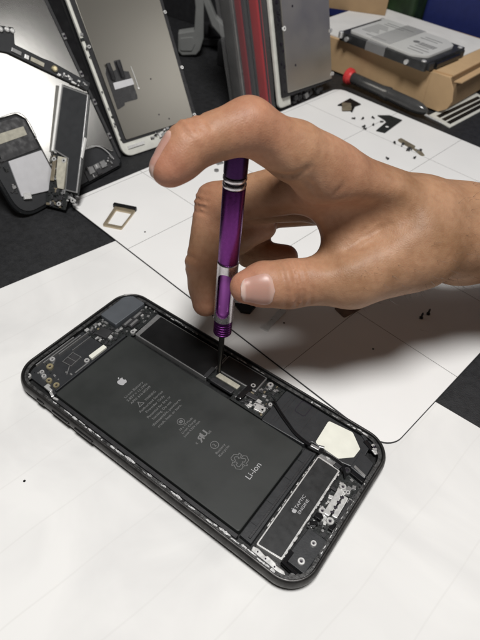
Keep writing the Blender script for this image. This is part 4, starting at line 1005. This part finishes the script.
b = MB(); b.prism(rpoly([(-31,69.4),(-20.3,76.2),(-19.6,68.6),(-24,66.4)], .6, 3), .03, 1.6, .2)  # flat black patch beside the driver grip, built as a thin piece
single(b, 'black_piece', mt['gloss'], 'small black piece on the mat right of the screwdriver grip', 'chip')
b = MB(); b.mat(0).prism([(-138.2,182.6),(-136.2,187.4),(-126.4,184.2),(-128.2,179.4)], .05, 1.2, .2); b.mat(1).prism([(-134,181.6),(-132.8,185.6),(-131.2,185),(-132.3,181)], 1.2, 1.5)
b.mat(0).lathe([(1.6,.05),(1.6,1.3),(1.0,1.5)], (-138,192,0), n=12); b.lathe([(1.7,.05),(1.7,1.1),(1.0,1.3)], (-124,172.5,0), n=12)
single(b, 'steel_bracket', [mt['steel'], mt['groove']], 'little steel bracket on the mat under the bent index finger', 'bracket')
# screws
def tiny_screw_mesh():
    b = MB(); b.lathe([(.95,0),(1.0,.35),(.8,.6),(.4,.6)], (0,0,0), n=14); b.lathe([(.5,.6),(.5,2.6),(.2,3.1)], (0,0,0), n=8); return b
b = tiny_screw_mesh(); proto = b.build('tiny_screw', mt['darkscrew']); 
proto['label'] = 'tiny dark screw lying on the white mat beyond the hand'; proto['category'] = 'screw'; proto['group'] = 'tiny screws on the far part of the mat'
spots = [(-83,323.4),(-78,330.7),(-68.7,327.5),(-70.5,317.6),(-71.6,306.9),(-75,311),(-43.9,302.3),(-31,297.0),(-20.8,289.2),(-35.6,273.7),(-88,318),(-95.6,254.9)]
for i, (x, y) in enumerate(spots):
    o = proto if i == 0 else proto.copy()
    if i: C.objects.link(o)
    o.location = (x*S, y*S, .0010); o.rotation_euler = (math.radians(88), 0, math.radians(i*67))
for x, y, lab in ((54.7,126.7,'tiny upright screw in the hand shadow, the one nearer the phone'), (56.5,132.2,'tiny upright screw in the hand shadow, the one farther from the phone')):
    o = proto.copy(); C.objects.link(o); o.location = (x*S, y*S, .00002); o.rotation_euler = (0,0,0); o.scale = (1.15,1.15,1.3)
    o['label'] = lab; o['group'] = 'screws standing in the hand shadow'
for x, y, z_, lab in ((-1.7,75.1,0,'dark speck on the mat under the thumb'), (44.3,88.9,0,'dark speck on the mat between the grid lines in the hand shadow'), (-112.4,85.8,0,'dark speck on the mat beside the champagne tray'), (-34.9,-66.7,-.9,'dark speck on the white paper left of the phone')):
    b = MB(); b.lathe([(.5,z_),(.55,z_+.2),(.3,z_+.45)], (x,y,0), n=9); single(b, 'metal_speck', mt['darkscrew'], lab, 'speck')

# ------------------------------------------------------------------ boards leaning on the left display
lb = thing('logic_board', 'loose phone logic board with dark shield leaning on the shiny left display', 'circuit board', (-172,66,0))
FL = frame((-177.6,63.2,1.0), (.9109,.3994,.1037), (-.3569,.6364,.6838))
b = MB(); b.xf = FL; b.mat(0).prism(rpoly([(-.4,80.4),(19.6,74.6),(21,45),(21.2,9.2),(13.8,10.4),(13.8,-1),(-.4,1),(.6,36)], .6, 2), -1.4, -.2, .1); b.build('board', mt['pcb'], lb)
b = MB(); b.xf = FL; b.mat(0).prism(rpoly([(.4,79.4),(19.2,74.0),(20.2,46),(20.8,10.2),(12.6,11.4),(11.4,31.6),(1.0,36.5)], .6, 3), -.2, 1.3, .15)
b.mat(1).prism(rpoly([(1.4,78.0),(18.8,73.2),(19.7,46),(20.2,11.2),(13.2,12.2),(12.1,32.4),(1.8,37.2)], .5, 3), 1.25, 1.5, .08); b.build('shield', [mt['steel'], mt['plastic2']], lb)
b = MB(); b.xf = FL; b.mat(0).prism([(-1.2,80),(.3,80),(.8,36),(-.5,36)], -1, 2.0, .3); b.mat(0).prism([(20.9,46),(21.6,46),(21.0,33),(20.2,33)], -.5, 1.8, .2)
b.build('bright_edge', mt['whitep'], lb)
b = MB(); b.xf = FL; b.mat(0).prism(rpoly([(4.2,33.1),(10.7,32.2),(11.4,12.0),(7.2,12.4),(5,20)], .4, 2), -.2, 1.4, .15); b.mat(1).prism([(.9,33.6),(3.4,33),(3.6,17),(1.2,17)], -.2, 1.2, .15)
b.build('connector_plate', [mt['beige'], mt['tan_chip']], lb)
b = MB(); b.xf = FL; clutter(b, .8,13,0,11.5, -.2, 44, 91, .6, 3.2, (0,0,1,2,0,5), 1.5); clutter(b, 14,21,4.5,9, -.6, 12, 92, .6, 2.0, (0,1,3), 1.5); clutter(b, .6,4.5,14,36, 0, 12, 93, .6, 1.6, (1,2,3), 1.8)
for x, y in ((18.8,5.4),(2,31),(9,30.4),(9.6,2.4)): b.mat(3).lathe([(1.5,-.3),(1.5,1.4),(.8,1.5)], (x,y,0), n=14); b.mat(2).lathe([(.6,1.4),(.6,1.55)], (x,y,0), n=10)
b.build('small_components', CM, lb, smooth=25)

sb = thing('board_strip', 'long narrow circuit board strip lying diagonally across the shiny left display', 'circuit board', (-195,105,30))
b = MB(); b.xf = FA; b.mat(0).prism(rpoly([(34,92),(46,86.4),(62,72.6),(87,51.4),(91.6,55.0),(71,74.6),(66,78),(52.5,89.5),(57.2,98.2),(49.3,101),(34,108)], .5, 2), 1.6, 3.0, .2); b.build('board', mt['plastic2'], sb)
b = MB(); b.xf = FA
dv = Vector((87-46,53-88.4)).normalized()
def alongp(t, o_=0): return (47+dv.x*t+dv.y*-o_*-1*0+(-dv.y)*o_, 88.0+dv.y*t+dv.x*o_)
b.mat(1)
for t, o_, lx, ly, m_ in ((4.5,.6,6,2.4,1),(11,.4,2.6,2.6,3),(18,.6,8.6,2.6,5)):
    x, y = alongp(t, o_); b.mat(m_).cbox(x, y, lx, ly, 3, 3.9, math.degrees(math.atan2(dv.y, dv.x)), .15)
x, y = alongp(29.5, 1.8); b.mat(4).lathe([(2.0,2),(2.0,3.9),(1.2,4.1)], (x,y,0), n=18)
r = random.Random(9)
for k in range(26):
    x, y = alongp(r.uniform(32,53), r.uniform(-1.4,2.2)); b.mat(r.choice((0,1,1,3,3))).cbox(x, y, r.uniform(.6,2.2), r.uniform(.6,1.4), 2.8, r.uniform(3.3,4.2)+k*.002, math.degrees(math.atan2(dv.y, dv.x)), .08)
for x, y in ((52,98),(48,99),(55,96.5),(44,101)): b.mat(3).lathe([(1.5,2.5),(1.5,4.0),(.8,4.2)], (x,y,0), n=14)
b.build('small_components', [mt['chip'], mt['steel'], mt['pcb'], mt['steelb'], mt['gold'], mt['beige']], sb, smooth=25)

# ------------------------------------------------------------------ light
w = bpy.data.worlds.new('World'); sc.world = w; w.use_nodes = True
w.node_tree.nodes['Background'].inputs['Color'].default_value = (1.0,.93,.86,1); w.node_tree.nodes['Background'].inputs['Strength'].default_value = .042
def area(name, loc, tgt, size, power, col, sy=None):
    li = bpy.data.lights.new(name, 'AREA'); li.energy = power; li.color = col; li.size = size*S
    if sy: li.shape = 'RECTANGLE'; li.size_y = sy*S
    else: li.shape = 'DISK'
    o = bpy.data.objects.new(name, li); C.objects.link(o); o.location = Vector(loc)*S
    o.rotation_euler = (Vector(tgt)-Vector(loc)).to_track_quat('-Z', 'Y').to_euler(); return o
area('desk_lamp', (105,-95,870), (0,80,0), 250, 8.35, (1,.985,.965))
area('room_lamp', (640,645,610), (-200,80,50), 240, .8, (1,.98,.95), 240)

# ------------------------------------------------------------------ camera
cd = bpy.data.cameras.new('Camera'); cam = bpy.data.objects.new('Camera', cd); C.objects.link(cam); sc.camera = cam
cam.location = Vector((90.3922,-108.9457,207.458))*S; cam.rotation_mode = 'XYZ'; cam.rotation_euler = (.7756,-.0564,.6359)
cd.sensor_fit = 'VERTICAL'; cd.sensor_height = 36; cd.lens = 36*546.3943/640; cd.clip_start = .005; cd.clip_end = 10
sc.view_settings.view_transform = 'Standard'; sc.view_settings.look = 'None'; sc.view_settings.exposure = 0; sc.view_settings.gamma = 1
cd.dof.use_dof = True; cd.dof.focus_distance = .225; cd.dof.aperture_fstop = 24
sc.cycles.use_denoising = True; sc.cycles.max_bounces = 8
